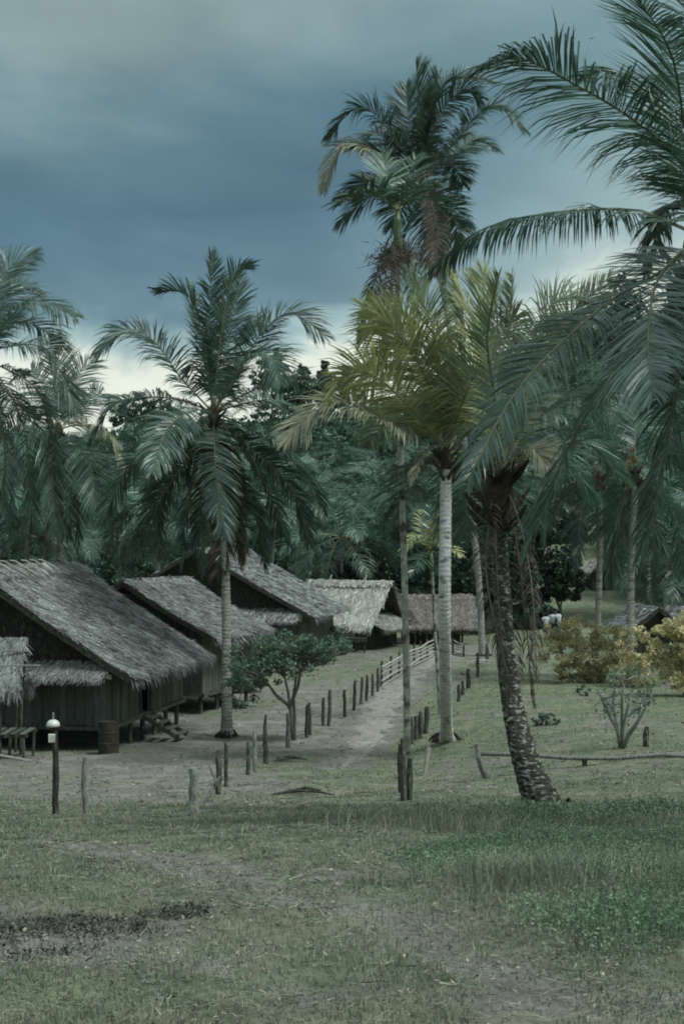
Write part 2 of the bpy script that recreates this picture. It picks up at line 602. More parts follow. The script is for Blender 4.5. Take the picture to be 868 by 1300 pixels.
# ------------------------------------------------------------------ fronds
def frond_geo(pts, n=80, leaf=.85, width=.036, droop=.8, petiole=.13, twist=0.0, gap=.0, seed=0, segs=3, sparse_tip=1.0, lift=.15, straight=False, spread=74):
    """leaflet quads of a pinnate frond along the curve pts (pts[0] at the crown); returns quads, spine"""
    r = np.random.default_rng(seed)
    A, Ltot = catmull(pts, 40)
    T = nrm(np.gradient(A, axis=0))
    h = A[-1] - A[0]
    h[2] = 0
    if np.linalg.norm(h) < .12 * Ltot:
        h = h + np.array([.02, -.08, 0]) * Ltot
    h = nrm(h)
    b = T[:, 2:3]
    a = (T * h).sum(1, keepdims=True)
    Nn = -b * h + np.maximum(a, -.2) * np.array([0, 0, 1.0])
    Nn = nrm(Nn - (Nn * T).sum(1, keepdims=True) * T)
    Sd = np.cross(T, Nn)
    if twist:
        ang = np.linspace(twist * .3, twist, len(A))[:, None]
        Nn, Sd = Nn * np.cos(ang) + Sd * np.sin(ang), Sd * np.cos(ang) - Nn * np.sin(ang)
    out, tones, ts = [], [], [np.array([0.0, petiole * .5])]
    rw = .012
    for side in (-1, 1):
        t = np.linspace(petiole, .995, n) + r.normal(0, .55 / n, n)
        keep = r.random(n) > gap
        for _ in range(r.integers(2, 6)):                     # torn places
            a0 = r.uniform(petiole, .97)
            keep &= ~((t > a0) & (t < a0 + r.uniform(.006, .022)))
        t = np.sort(np.clip(t[keep], 0, 1))
        ts.append(t)
        m = len(t)
        fi = t * (len(A) - 1)
        i0 = np.clip(fi.astype(int), 0, len(A) - 2)
        w = (fi - i0)[:, None]
        P = A[i0] * (1 - w) + A[i0 + 1] * w
        Tt = nrm(T[i0] * (1 - w) + T[i0 + 1] * w)
        Nt = nrm(Nn[i0] * (1 - w) + Nn[i0 + 1] * w)
        St = np.cross(Tt, Nt) * side
        tt = (t - petiole) / (1 - petiole)
        lf = lambda k, a_: np.interp(tt, np.linspace(0, 1, k), r.normal(0, a_, k))
        ang = np.radians(spread - (spread - 24) * tt ** 1.3) + r.normal(0, .05, m) + lf(14, .10) + lf(40, .07)
        prof = (.42 + .58 * np.sin(np.pi * np.clip(tt * .85 + .12, 0, 1)) ** .8) * np.where(tt > .8, 1 - (tt - .8) * 1.9, 1)
        ln = leaf * prof * r.uniform(.8, 1.08, m) * (1 + lf(16, .07)) * np.where(r.random(m) < .06, .55, 1)
        vl = (lf(12, .16) + lf(36, .10))[:, None]
        D = Tt * np.cos(ang)[:, None] + (St * np.cos(lift + vl) + Nt * np.sin(lift + vl)) * np.sin(ang)[:, None]
        D = nrm(D + r.normal(0, .035, (m, 3)))
        wv = nrm(Tt - (Tt * D).sum(1, keepdims=True) * D)
        roll = r.normal(0, .35, m)[:, None]
        wv = nrm(wv * np.cos(roll) + np.cross(D, wv) * np.sin(roll))
        prev = P
        cur = D
        ws = np.interp(np.linspace(0, 1, segs + 1), [0, .25, .65, 1], [.55, 1, .8, .06]) * width / 2
        S0 = nrm(np.cross(Tt, Nt))
        wl = P + S0 * rw * side
        wr = wl + wv * 2 * ws[0]
        dr = (droop * r.uniform(.6, 1.35, m) * (1 + lf(18, .25)) * np.where(r.random(m) < .07, 2.6, 1))[:, None]
        tn = r.uniform(.75, 1.25, m) * (1 + lf(10, .12)) * np.where(r.random(m) < .03, 1.8, 1)
        for k in range(segs):
            g = dr * ((k + .3) / segs) ** 1.5
            cur = nrm(cur + np.array([0, 0, -1.0]) * g * (1.0 if not straight else .2))
            nx = prev + cur * (ln / segs)[:, None]
            nl, nr = nx - wv * ws[k + 1], nx + wv * ws[k + 1]
            out.append(np.stack([wl, wr, nr, nl], 1))
            tones.append(tn)
            wl, wr, prev = nl, nr, nx
    t = np.unique(np.concatenate(ts))
    fi = t * (len(A) - 1)
    i0 = np.clip(fi.astype(int), 0, len(A) - 2)
    w = (fi - i0)[:, None]
    P = A[i0] * (1 - w) + A[i0 + 1] * w
    S0 = nrm(np.cross(nrm(T[i0] * (1 - w) + T[i0 + 1] * w), nrm(Nn[i0] * (1 - w) + Nn[i0 + 1] * w)))
    l_, r_ = P - S0 * rw, P + S0 * rw
    out.append(np.stack([l_[:-1], r_[:-1], r_[1:], l_[1:]], 1))
    tones.append(np.ones(len(t) - 1))
    return np.concatenate(out), np.concatenate(tones), A, Ltot


def add_frond(root, pts_world, mat='frond_green', rmat='rachis', rr=.035, label=None, rach=True, **kw):
    """pts in world space; root is unrotated"""
    o0 = Vector(root.location)
    loc = [Vector(p) - o0 for p in pts_world]
    V, tn, A, Lt = frond_geo(loc, **kw)
    f = link('frond', quads('frond', V, tn, weld=True), mat, root)
    if label:
        f['label'] = label
    if rach:
        mb = MB()
        sp = A[::3]
        mb.tube(sp, list(np.linspace(rr, rr * .22, len(sp))), n=5)
        mb.build('rachis', rmat, f, smooth=True)
    return f


def px_frond(c, d, pix, L, sgn):
    """world points of a frond from its pixels: c crown point (world), d its distance, pix pixels along the rachis, L its real length;
    what the picture foreshortens goes towards (-1) or away from (+1) the viewer"""
    P = [at(x, y, d) for x, y in pix]
    seq = [c] + P
    s = sum((seq[i + 1] - seq[i]).length for i in range(len(seq) - 1))
    dd = math.sqrt(max(L * L - s * s, 0.0)) * sgn
    acc = 0
    out = [c]
    for i in range(1, len(seq)):
        acc += (seq[i] - seq[i - 1]).length
        out.append(at(pix[i - 1][0], pix[i - 1][1], d + dd * (acc / s) ** .9))
    return out


def arc_frond(c, az, el, L, sag, n=4):
    """a frond that leaves the crown at azimuth az and elevation el and bends over by sag radians"""
    pts = [Vector(c)]
    e = el
    st = L / 8
    p = Vector(c)
    res = []
    for k in range(8):
        p = p + Vector((math.cos(az) * math.cos(e), math.sin(az) * math.cos(e), math.sin(e))) * st
        e -= sag / 8 * (.5 + k / 7)
        e = max(e, -1.45)
        res.append(p.copy())
    return pts + [res[1], res[3], res[5], res[7]]


def palm_trunk(root, pts, r0, r1, mat='palm_bark', ring=.11, flare=1.6, n=12, name='trunk', roots=True, rootmat='root_mat', flare_len=.35, rs=1.0):
    """ringed trunk along pts (world)"""
    o0 = Vector(root.location)
    A, Lt = catmull([Vector(p) - o0 for p in pts], 60)
    m = max(6, int(Lt / ring))
    rj = random.Random(int(Lt * 1000))
    u = np.linspace(0, 1, m * 2)
    u[1:-1] += np.array([rj.uniform(-.3, .3) / (m * 2) for _ in range(m * 2 - 2)])
    P, R = [], []
    for i, t in enumerate(u):
        f = t * 59
        k = min(int(f), 58)
        P.append(Vector(A[k] * (1 - (f - k)) + A[k + 1] * (f - k)))
        r = r0 + (r1 - r0) * t ** .7
        r *= 1 + (flare - 1) * math.exp(-t * Lt / flare_len)
        R.append(r * (rj.uniform(1.0, 1.05) if i % 2 else rj.uniform(.94, .99)))
    mb = MB()
    mb.tube(P, R, n=n, jit=.02)
    tr = mb.build(name, mat, root, smooth=False)
    if roots:
        mb = MB()
        rr = np.random.default_rng(int(abs(pts[0][0] * 977 + pts[0][1] * 31)) + 5)
        for k in range(44):
            a = rr.uniform(0, 2 * math.pi)
            ra = r0 * flare * rs
            q0 = Vector((math.cos(a) * ra * .8, math.sin(a) * ra * .8, rr.uniform(.05, .3) * rs))
            q1 = Vector((math.cos(a) * ra * rr.uniform(1.2, 1.9), math.sin(a) * ra * rr.uniform(1.2, 1.9), -.04))
            mb.tube([q0, (q0 + q1) / 2 + Vector((0, 0, .05)), q1], [.03, .035, .015], n=5)
        ro = mb.build('root_mass', rootmat, tr)
        ro.location = Vector(pts[0]) - o0
    return tr


def crown_heart(root, c, r, mat='palm_fibre', nuts=6, seed=1, nutmat='coconut', h=.6):
    o0 = Vector(root.location)
    c = Vector(c) - o0
    mb = MB()
    rr = np.random.default_rng(seed)
    mb.lathe([(r * .9, -h), (r * 1.25, -h * .55), (r * 1.5, -h * .1), (r * 1.2, h * .25), (r * .5, h * .6)], n=10, cen=c)
    for k in range(14):
        a = rr.uniform(0, 6.28)
        d = Vector((math.cos(a), math.sin(a), 0))
        p = c + d * r * 1.1 + Vector((0, 0, rr.uniform(-h, h * .2)))
        mb.tube([p, p + d * .16 + Vector((0, 0, .12)), p + d * .3 + Vector((0, 0, .30))], [.055, .045, .015], n=5)
    hrt = mb.build('crown_heart', mat, root)
    for k in range(nuts):
        a = rr.uniform(0, 6.28)
        q = c + Vector((math.cos(a) * r * 2.0, math.sin(a) * r * 2.0, -h * rr.uniform(.5, 1.1)))
        nb = MB()
        nb.lathe([(.02, -.13), (.075, -.09), (.10, 0), (.085, .07), (.02, .12)], n=9, cen=q)
        nb.build('coconut', nutmat, root, smooth=True)
    return hrt


# ------------------------------------------------------------------ ground
def pathdist(x, y, P):
    """distance to a polyline P [(x, y, halfwidth)...] in half-widths"""
    best = np.full(np.shape(x), 1e9)
    for (x0, y0, w0), (x1, y1, w1) in zip(P[:-1], P[1:]):
        dx, dy = x1 - x0, y1 - y0
        t = np.clip(((x - x0) * dx + (y - y0) * dy) / (dx * dx + dy * dy), 0, 1)
        w = w0 + (w1 - w0) * t
        best = np.minimum(best, np.hypot(x - x0 - dx * t, y - y0 - dy * t) / w)
    return best


def gp(px, py, w, lo=4.0):
    p = ground_at(px, py, lo)
    return (p.x, p.y, w)


VPATH = [gp(566, 826, 1.3), gp(538, 842, 1.3), gp(508, 868, 1.1), gp(487, 895, 1.0), gp(474, 922, .85), gp(462, 945, .7), gp(432, 975, .55)]
FPATH = [gp(180, 1082, .5), gp(270, 1112, .35), gp(400, 1140, .28), gp(500, 1180, .24), gp(580, 1232, .24), gp(690, 1290, .24), (1.4, 3.2, .25)]
ASH = gp(70, 1190, .8)


def vn(x, y, sc, seed=0, octs=4):
    """smooth value noise, about -1..1"""
    out = np.zeros(np.shape(x))
    amp, tot = 1.0, 0.0
    for o in range(octs):
        X, Y = np.asarray(x, float) * sc + 17.3 * o + seed * 3.7, np.asarray(y, float) * sc - 9.1 * o
        xi, yi = np.floor(X).astype(np.int64), np.floor(Y).astype(np.int64)
        fx, fy = X - xi, Y - yi
        fx, fy = fx * fx * (3 - 2 * fx), fy * fy * (3 - 2 * fy)

        def hsh(i, j):
            h = (i * 374761393 + j * 668265263 + (seed + o * 101) * 1442695041) & 0xFFFFFFFF
            h = ((h ^ (h >> 13)) * 1274126177) & 0xFFFFFFFF
            return ((h ^ (h >> 16)) & 0xFFFF) / 32767.5 - 1
        v = (hsh(xi, yi) * (1 - fx) + hsh(xi + 1, yi) * fx) * (1 - fy) + (hsh(xi, yi + 1) * (1 - fx) + hsh(xi + 1, yi + 1) * fx) * fy
        out = out + v * amp
        tot += amp
        amp *= .55
        sc = sc * 2.03
    return out / tot * 1.6


def wob(x, y, s=1.0):
    return (np.sin(x * 1.9 * s + 1.1 * np.sin(y * 1.3 * s)) + np.sin(y * 2.3 * s + 1.7 * np.sin(x * 1.1 * s)) + .6 * np.sin(x * 5.3 * s + y * 3.7 * s)) / 2.6


def dirt(x, y):
    x = np.asarray(x, float)
    y = np.asarray(y, float)
    d = np.exp(-pathdist(x, y, VPATH) ** 2 * .6) * 1.2
    d = np.maximum(d, (.80 + .3 * vn(x, y, 1.6, 3)) * np.exp(-pathdist(x, y, FPATH) ** 2 * .35))
    # trodden yard in front of the huts, left of the fence line
    edge = np.interp(y, [18, 22, 28, 34, 42, 55, 75, 90], [-.6, .1, .9, 1.1, 1.2, 1.5, 3.5, 6])
    yard = sstep(18.5, 22.5, y) * (1 - sstep(88, 100, y)) * sstep(0, 1.6, edge - x + .8 * vn(x, y, .5, 5))
    d = np.maximum(d, yard * (.70 + .50 * vn(x, y, .28, 6)))
    d = np.maximum(d, .65 * np.exp(-((x - 4.0) / 2.4) ** 2 - ((y - 66) / 14) ** 2))
    # dry patches in the foreground turf
    d = np.maximum(d, (.30 + .36 * vn(x, y, .75, 8)) * (1 - .6 * sstep(9, 14, y)) - 3 * sstep(16, 19, y))
    d = np.maximum(d, (.34 + .45 * vn(x, y, .22, 9)) * sstep(20, 24, y) * (1 - sstep(80, 95, y)))
    d = np.maximum(d, (1.0 + .3 * vn(x, y, 2.5, 2)) * np.exp(-(((x - ASH[0]) / .9) ** 2 + ((y - ASH[1] - .1) / .95) ** 2)))
    return np.clip(d, 0, 1.2)


def make_ground():
    ys = np.concatenate([np.arange(-40, 3, 2.5), np.arange(3, 24, .14), np.arange(24, 60, .4), np.arange(60, 130, 1.2), np.arange(130, 320, 4),
                         np.array([330, 360, 420, 520, 700, 900])])
    u = np.linspace(-1, 1, 171)
    xs = np.sign(u) * (np.abs(u) * 26 + np.abs(u) ** 5 * 180 + np.abs(u) ** 13 * 400)
    X, Y = np.meshgrid(xs, ys)
    Z = H(X, Y)
    ny, nx = X.shape
    V = np.stack([X, Y, Z], -1).reshape(-1, 3)
    i = np.arange(ny * nx).reshape(ny, nx)
    Q = np.stack([i[:-1, :-1], i[:-1, 1:], i[1:, 1:], i[1:, :-1]], -1).reshape(-1, 4)
    me = bpy.data.meshes.new('ground')
    me.from_pydata(V.tolist(), [], Q.tolist())
    a = me.attributes.new('dirt', 'FLOAT', 'POINT')
    a.data.foreach_set('value', dirt(V[:, 0], V[:, 1]).astype(np.float32))
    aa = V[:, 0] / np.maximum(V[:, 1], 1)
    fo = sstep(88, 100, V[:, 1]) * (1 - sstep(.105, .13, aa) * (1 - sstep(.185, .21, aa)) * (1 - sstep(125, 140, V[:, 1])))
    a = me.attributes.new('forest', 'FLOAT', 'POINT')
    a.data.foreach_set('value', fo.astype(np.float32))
    g = link('ground', me, 'ground', smooth=True)
    tag(g, 'grassy slope and trodden village green running back to a hill', 'ground', kind='structure')


make_ground()


def make_path():
    """the trodden earth track between the fences"""
    P = [Vector((x, y, 0)) for x, y, w in VPATH]
    A, Lt = catmull(P, 90)
    w = np.interp(np.linspace(0, 1, 90), np.linspace(0, 1, len(VPATH)), [q[2] for q in VPATH])
    T = nrm(np.gradient(A, axis=0))
    Sd = np.stack([T[:, 1], -T[:, 0], np.zeros(90)], 1)
    rows = []
    for j, o in enumerate(np.linspace(-1, 1, 7)):
        k = .62 * w * (1 + (.35 * np.sin(np.arange(90) * .9 + j) + .3 * np.sin(np.arange(90) * 2.3 + 2 * j)) * abs(o)) * np.minimum(1, np.linspace(6, 0, 90))
        Q = A + Sd * (o * k)[:, None]
        Q[:, 2] = H(Q[:, 0], Q[:, 1]) + .014 - .012 * (abs(o) == 1)
        rows.append(Q)
    V = np.stack(rows, 1).reshape(-1, 3)
    i = np.arange(90 * 7).reshape(90, 7)
    Fq = np.stack([i[:-1, :-1], i[:-1, 1:], i[1:, 1:], i[1:, :-1]], -1).reshape(-1, 4)
    me = bpy.data.meshes.new('path')
    me.from_pydata(V.tolist(), [], Fq.tolist())
    a = me.attributes.new('dirt', 'FLOAT', 'POINT')
    a.data.foreach_set('value', np.full(len(V), 1.15, np.float32))
    a = me.attributes.new('forest', 'FLOAT', 'POINT')
    me.attributes.new('tone', 'FLOAT', 'FACE').data.foreach_set('value', np.ones(len(me.polygons), np.float32))
    o = link('path', me, 'path_earth', smooth=True)
    tag(o, 'pale trodden earth path running past the bamboo fence', 'path', kind='structure')


make_path()


# ------------------------------------------------------------------ huts
def thatch_quads(O, along, down, nrmv, La, Ld, n, seed, ln=(.14, .40), wd=(.010, .032), spread=.6, fringe=0, fr_len=(.25, .5), lift=(.0, .05)):
    """loose leaf strips lying on a slope: O its top corner, along / down unit vectors, La x Ld its size"""
    r = np.random.default_rng(seed)
    O, along, down, nn = (np.array(q, float) for q in (O, along, down, nrmv))
    rows = np.round(r.random(n) * (Ld / .16)) * .16 + r.normal(0, .03, n)
    a = r.random(n) * La
    s = np.clip(rows, 0, Ld * .99)
    P = O + a[:, None] * along + s[:, None] * down + nn * r.uniform(.01, .04, n)[:, None]
    ang = r.normal(0, spread, n)
    D = down * np.cos(ang)[:, None] + along * np.sin(ang)[:, None]
    Wv = along * np.cos(ang)[:, None] - down * np.sin(ang)[:, None]
    L = r.uniform(*ln, n)[:, None]
    w = r.uniform(*wd, n)[:, None] / 2
    lf = r.uniform(*lift, n)[:, None]
    tilt = r.normal(0, .35, n)[:, None]
    Wn = Wv * np.cos(tilt) + nn * np.sin(tilt)
    E = P + D * L + nn * lf
    out = [np.stack([P - Wn * w, P + Wn * w, E + Wn * w * .4, E - Wn * w * .4], 1)]
    tn = [r.choice([.55, .8, 1, 1.2, 1.8], n, p=[.2, .26, .28, .18, .08]) * r.uniform(.85, 1.15, n)]
    if fringe:
        a = r.random(fringe) * La
        P = O + a[:, None] * along + down * (Ld * r.uniform(.93, 1.0, fringe))[:, None]
        ang = r.normal(0, .25, fringe)
        dn = nrm(down * .45 + np.array([0, 0, -1.0]) * r.uniform(.15, 1.2, fringe)[:, None])
        D = nrm(dn + along * np.sin(ang)[:, None])
        L = r.uniform(*fr_len, fringe)[:, None]
        w = r.uniform(.03, .07, fringe)[:, None] / 2
        E = P + D * L
        out.append(np.stack([P - along * w, P + along * w, E + along * w * .2, E - along * w * .2], 1))
        tn.append(r.uniform(.5, 1.25, fringe))
    return np.concatenate(out), np.concatenate(tn)


def roof_slope(root, name, top0, top1, bot0, bot1, thick, under, thatch, n, seed, fringe=300, sag=.06, **kw):
    """a thatched slope between the ridge (top0-top1) and the eave (bot0-bot1), local to root"""
    top0, top1, bot0, bot1 = (Vector(q) for q in (top0, top1, bot0, bot1))
    nu, nv = 18, 10
    nn = (top1 - top0).cross(bot0 - top0).normalized()
    if nn.z < 0:
        nn = -nn
    r = random.Random(seed)
    vs = []
    for lay in (0, 1):
        for j in range(nv + 1):
            for i in range(nu + 1):
                u, v = i / nu, j / nv
                p = (top0.lerp(top1, u)).lerp(bot0.lerp(bot1, u), v)
                p = p - nn * (sag * math.sin(math.pi * v) + sag * .7 * math.sin(math.pi * u) * (1 - v))
                if lay == 0:
                    p = p + nn * r.uniform(-.02, .02)
                else:
                    p = p - nn * thick
                if j == nv:
                    p = p + (bot0 - top0).normalized() * r.uniform(-.08, .06)
                vs.append(p)
    W_ = nu + 1
    o2 = W_ * (nv + 1)
    fs = []
    for j in range(nv):
        for i in range(nu):
            a = j * W_ + i
            fs.append((a, a + 1, a + W_ + 1, a + W_))
            fs.append((o2 + a + W_, o2 + a + W_ + 1, o2 + a + 1, o2 + a))
    for i in range(nu):
        fs.append((i + 1, i, o2 + i, o2 + i + 1))
        a = nv * W_ + i
        fs.append((a, a + 1, o2 + a + 1, o2 + a))
    for j in range(nv):
        a = j * W_
        fs.append((a, a + W_, o2 + a + W_, o2 + a))
        a = j * W_ + nu
        fs.append((a + W_, a, o2 + a, o2 + a + W_))
    mb = MB()
    mb.add(vs, fs)
    ro = mb.build(name, under, root)
    along = (top1 - top0).normalized()
    down = (bot0 - top0).normalized()
    V, tn = thatch_quads(top0 + nn * .01, along, down, nn, (top1 - top0).length, (bot0 - top0).length, n, seed + 50, fringe=fringe, **kw)
    # follow the sag
    c = V.mean(1)
    rel = c - np.array(top0)
    u = np.clip(rel @ np.array(along) / (top1 - top0).length, 0, 1)
    v = np.clip(rel @ np.array(down) / (bot0 - top0).length, 0, 1)
    V = V - (np.array(nn)[None] * (sag * np.sin(np.pi * v) + sag * .7 * np.sin(np.pi * u) * (1 - v))[:, None])[:, None, :]
    th = link('thatch', quads('thatch', V, tn), thatch, ro)
    th['kind'] = 'stuff'
    return ro


def plank_wall(root, a, b, z0, z1, mat, w=.22, skip=None, name='wall_plank', seed=0, ztop=None):
    """upright planks from a to b (local x, y), with a gap where skip(t) says so"""
    a, b = Vector((*a, 0)), Vector((*b, 0))
    L = (b - a).length
    t = (b - a).normalized()
    nn = Vector((t.y, -t.x, 0))
    r = random.Random(seed)
    s = 0.0
    while s < L - .04:
        ww = min(w * r.uniform(.8, 1.2), L - s)
        if not (skip and skip((s + ww / 2))):
            c0 = a + t * (s + .006)
            c1 = a + t * (s + ww - .006)
            off = r.uniform(-.012, .012)
            th = .025
            zt0 = z1 if ztop is None else ztop(s)
            zt1 = z1 if ztop is None else ztop(s + ww)
            zb = z0 + r.uniform(-.03, .03)
            mb = MB()
            vs = [c0 + nn * off, c1 + nn * off, c1 + nn * (off + th), c0 + nn * (off + th)]
            mb.add([v + Vector((0, 0, zb)) for v in vs] + [vs[0] + Vector((0, 0, zt0)), vs[1] + Vector((0, 0, zt1)), vs[2] + Vector((0, 0, zt1)), vs[3] + Vector((0, 0, zt0))],
                   [(3, 2, 1, 0), (4, 5, 6, 7), (0, 1, 5, 4), (1, 2, 6, 5), (2, 3, 7, 6), (3, 0, 4, 7)])
            mb.build(name, mat, root)
        s += ww


def hut(label, X, Y, theta, L, hw, he, ze, zr, zf, thatch='thatch', wall='old_plank', n=5200, oh=.45, pent=None, seed=1, door=None, plank=.22,
        ridge_sticks=0, fringe=340, stilts=6, group='thatched huts on the village green', drop=.0, strips={}, gable='thatch_under', skirt_front=None):
    """thatched stilt hut; local x runs across, local y along the ridge away from the viewer; origin under the near end of the ridge"""
    g0 = gz(X, Y) - drop
    root = thing('thatched_hut', (X, Y, g0), label, 'hut', group, rz=-theta)
    th = .16
    ct = (zr - ze) / he
    for sgn in (1, -1):
        roof_slope(root, 'roof_slope', (sgn * .02, -oh, zr), (sgn * .02, L + oh, zr), (sgn * he, -oh, ze), (sgn * he, L + oh, ze), th,
                   'thatch_under', thatch, n if sgn == 1 else n // 2, seed + (0 if sgn == 1 else 9), fringe=fringe, **strips)
    # ridge cap
    V1, t1 = thatch_quads((0, -oh, zr + .06), (0, 1, 0), (.85, 0, -.52), (.5, 0, .86), L + 2 * oh, .5, n // 7, seed + 77, spread=.7)
    V2, t2 = thatch_quads((0, -oh, zr + .06), (0, 1, 0), (-.85, 0, -.52), (-.5, 0, .86), L + 2 * oh, .5, n // 7, seed + 78, spread=.7)
    rc = link('ridge_cap', quads('ridge_cap', np.concatenate([V1, V2]), np.concatenate([t1, t2])), thatch, root)
    rc['kind'] = 'stuff'
    rs = random.Random(seed)
    for k in range(ridge_sticks):
        y = -oh + .25 + k * (L + oh) / max(ridge_sticks, 1) * .72 + rs.uniform(-.08, .08)
        mb = MB()
        ln = rs.uniform(.32, .55)
        mb.tube([(-.10, y - .07, zr + .19), (.03, y, zr + .17), (ln + .15, y + .2, zr - (ln + .15) * ct + .17)], [.022, .022, .017], n=5)
        mb.build('ridge_stick', 'bamboo', root)
    # walls
    zt = zr - hw * ct - .14
    for yy in (0.02, L):
        mb = MB()
        zz = zt if not pent else zt - .05
        mb.add([(-hw, yy, zz), (hw, yy, zz), (0, yy, zr - .2), (-hw, yy + .06, zz), (hw, yy + .06, zz), (0, yy + .06, zr - .2)],
               [(0, 1, 2), (5, 4, 3), (0, 3, 4, 1), (1, 4, 5, 2), (2, 5, 3, 0)])
        gw = mb.build('gable_wall', gable, root)
        if yy < 1:
            V, tn = thatch_quads((-hw, -.01, zr - .3), (1, 0, 0), (0, 0, -1), (0, -1, 0), 2 * hw, zr - .3 - zz, n // 3, seed + 31, spread=.25, ln=(.3, .6))
            c = V.mean(1)
            ok = c[:, 2] < zr - .32 - np.abs(c[:, 0]) * ct
            gt = link('thatch', quads('thatch', V[ok], tn[ok] * .8), 'thatch_under', gw)
            gt['kind'] = 'stuff'
    plank_wall(root, (-hw, 0), (hw, 0), zf, zt, wall, w=plank, seed=seed)
    plank_wall(root, (hw, 0), (hw, L), zf, zt, wall, w=plank, seed=seed + 1, skip=(lambda s: door[0] < s < door[1]) if door else None)
    plank_wall(root, (hw, L), (-hw, L), zf, zt, wall, w=.9, seed=seed + 2, name='wall_board')
    plank_wall(root, (-hw, L), (-hw, 0), zf, zt, wall, w=.9, seed=seed + 3, name='wall_board')
    mb = MB()
    mb.box((-hw + .02, .04, zf - .02), (hw - .04, L - .04, zf + .05))
    mb.build('floor', 'dark_plank', root)
    for a, b in (((-hw - .1, -.05), (hw + .1, -.05)), ((hw + .06, -.1), (hw + .06, L + .1))):
        mb = MB()
        mb.bar((*a, zf - .06), (*b, zf - .06), .1, .1)
        mb.build('floor_beam', 'post_wood', root)
    k = 0
    for i in range(stilts):
        for j in range(3):
            y = .15 + (L - .3) * i / (stilts - 1)
            x = -hw + .15 + (2 * hw - .3) * j / 2
            mb = MB()
            wx, wy = X + x * math.cos(theta) + y * math.sin(theta), Y - x * math.sin(theta) + y * math.cos(theta)
            zb = gz(wx, wy) - g0 - .15
            mb.tube([(x, y, zb), (x + rs.uniform(-.03, .03), y, (zb + zf) / 2), (x, y, zf - .1)], .075, n=7, jit=.08)
            mb.build('stilt', 'post_wood', root)
    if pent:
        zp0, zp1, out = pent
        sl = Vector((0, -out, zp1 - zp0)).normalized()
        ro = roof_slope(root, 'pent_roof', (-hw, -.03, zp0), (hw + .25, -.03, zp0), (-hw - .15, -out, zp1), (hw + .3, -out, zp1), .08, 'thatch_under', thatch,
                        n // 5, seed + 5, fringe=int(fringe * 1.8), sag=.02, fr_len=(.12, .28), spread=.3)
    return root


def local(root, x, y, z=0):
    c, s = math.cos(root.rotation_euler.z), math.sin(root.rotation_euler.z)
    return Vector((root.location.x + x * c - y * s, root.location.y + x * s + y * c, root.location.z + z))


# the big hut at the left
T1 = math.radians(10.5)
g1 = gz(-10.0, 39.2)
hut1 = hut('large grey thatched stilt hut at the left, sticks laid across its ridge', -10.0, 39.2, T1, 6.9, 3.72, 4.6, 2.28 - g1, 5.2 - g1, .68,
           n=22000, pent=(2.70 - g1, 2.30 - g1, .55), seed=3, door=(2.7, 3.55), ridge_sticks=8, stilts=7, plank=.24)
# its steps
mb = MB()
for s in (-.42, .42):
    mb.bar((3.85, 3.12 + s, .62), (4.9, 3.12 + s, .02), .06, .12)
mb.bar((4.75, 2.6, .1), (4.75, 3.64, .1), .05, .05)
st = mb.build('stair', 'post_wood', hut1)
for k in range(4):
    mb = MB()
    x = 4.0 + k * .27
    z = .56 - k * .155
    mb.box((x - .09, 2.66, z), (x + .13, 3.58, z + .04))
    mb.build('tread', 'old_plank', st)
for y in (2.68, 3.57):
    mb = MB()
    mb.box((3.70, y - .04, .7), (3.80, y + .04, 2.35))
    mb.build('door_post', 'post_wood', hut1)
# the hut right behind it
p = at(164, 738, 50)
hut('smaller grey thatched hut between the large left hut and the big gabled one', p.x, 50, math.radians(20), 4.2, 2.85, 3.55, 2.62, p.z, .7, n=8000, seed=21, stilts=4)
# the big gabled hut behind the palm
p = at(252, 697, 68)
hut('broad brown-grey hut with a high gable behind the left palm', p.x, 68, math.radians(11), 8.2, 4.9, 5.75, 2.35, p.z, .8, n=12000, seed=41, stilts=5,
    pent=(2.75, 2.2, .8), strips=dict(wd=(.02, .055)))


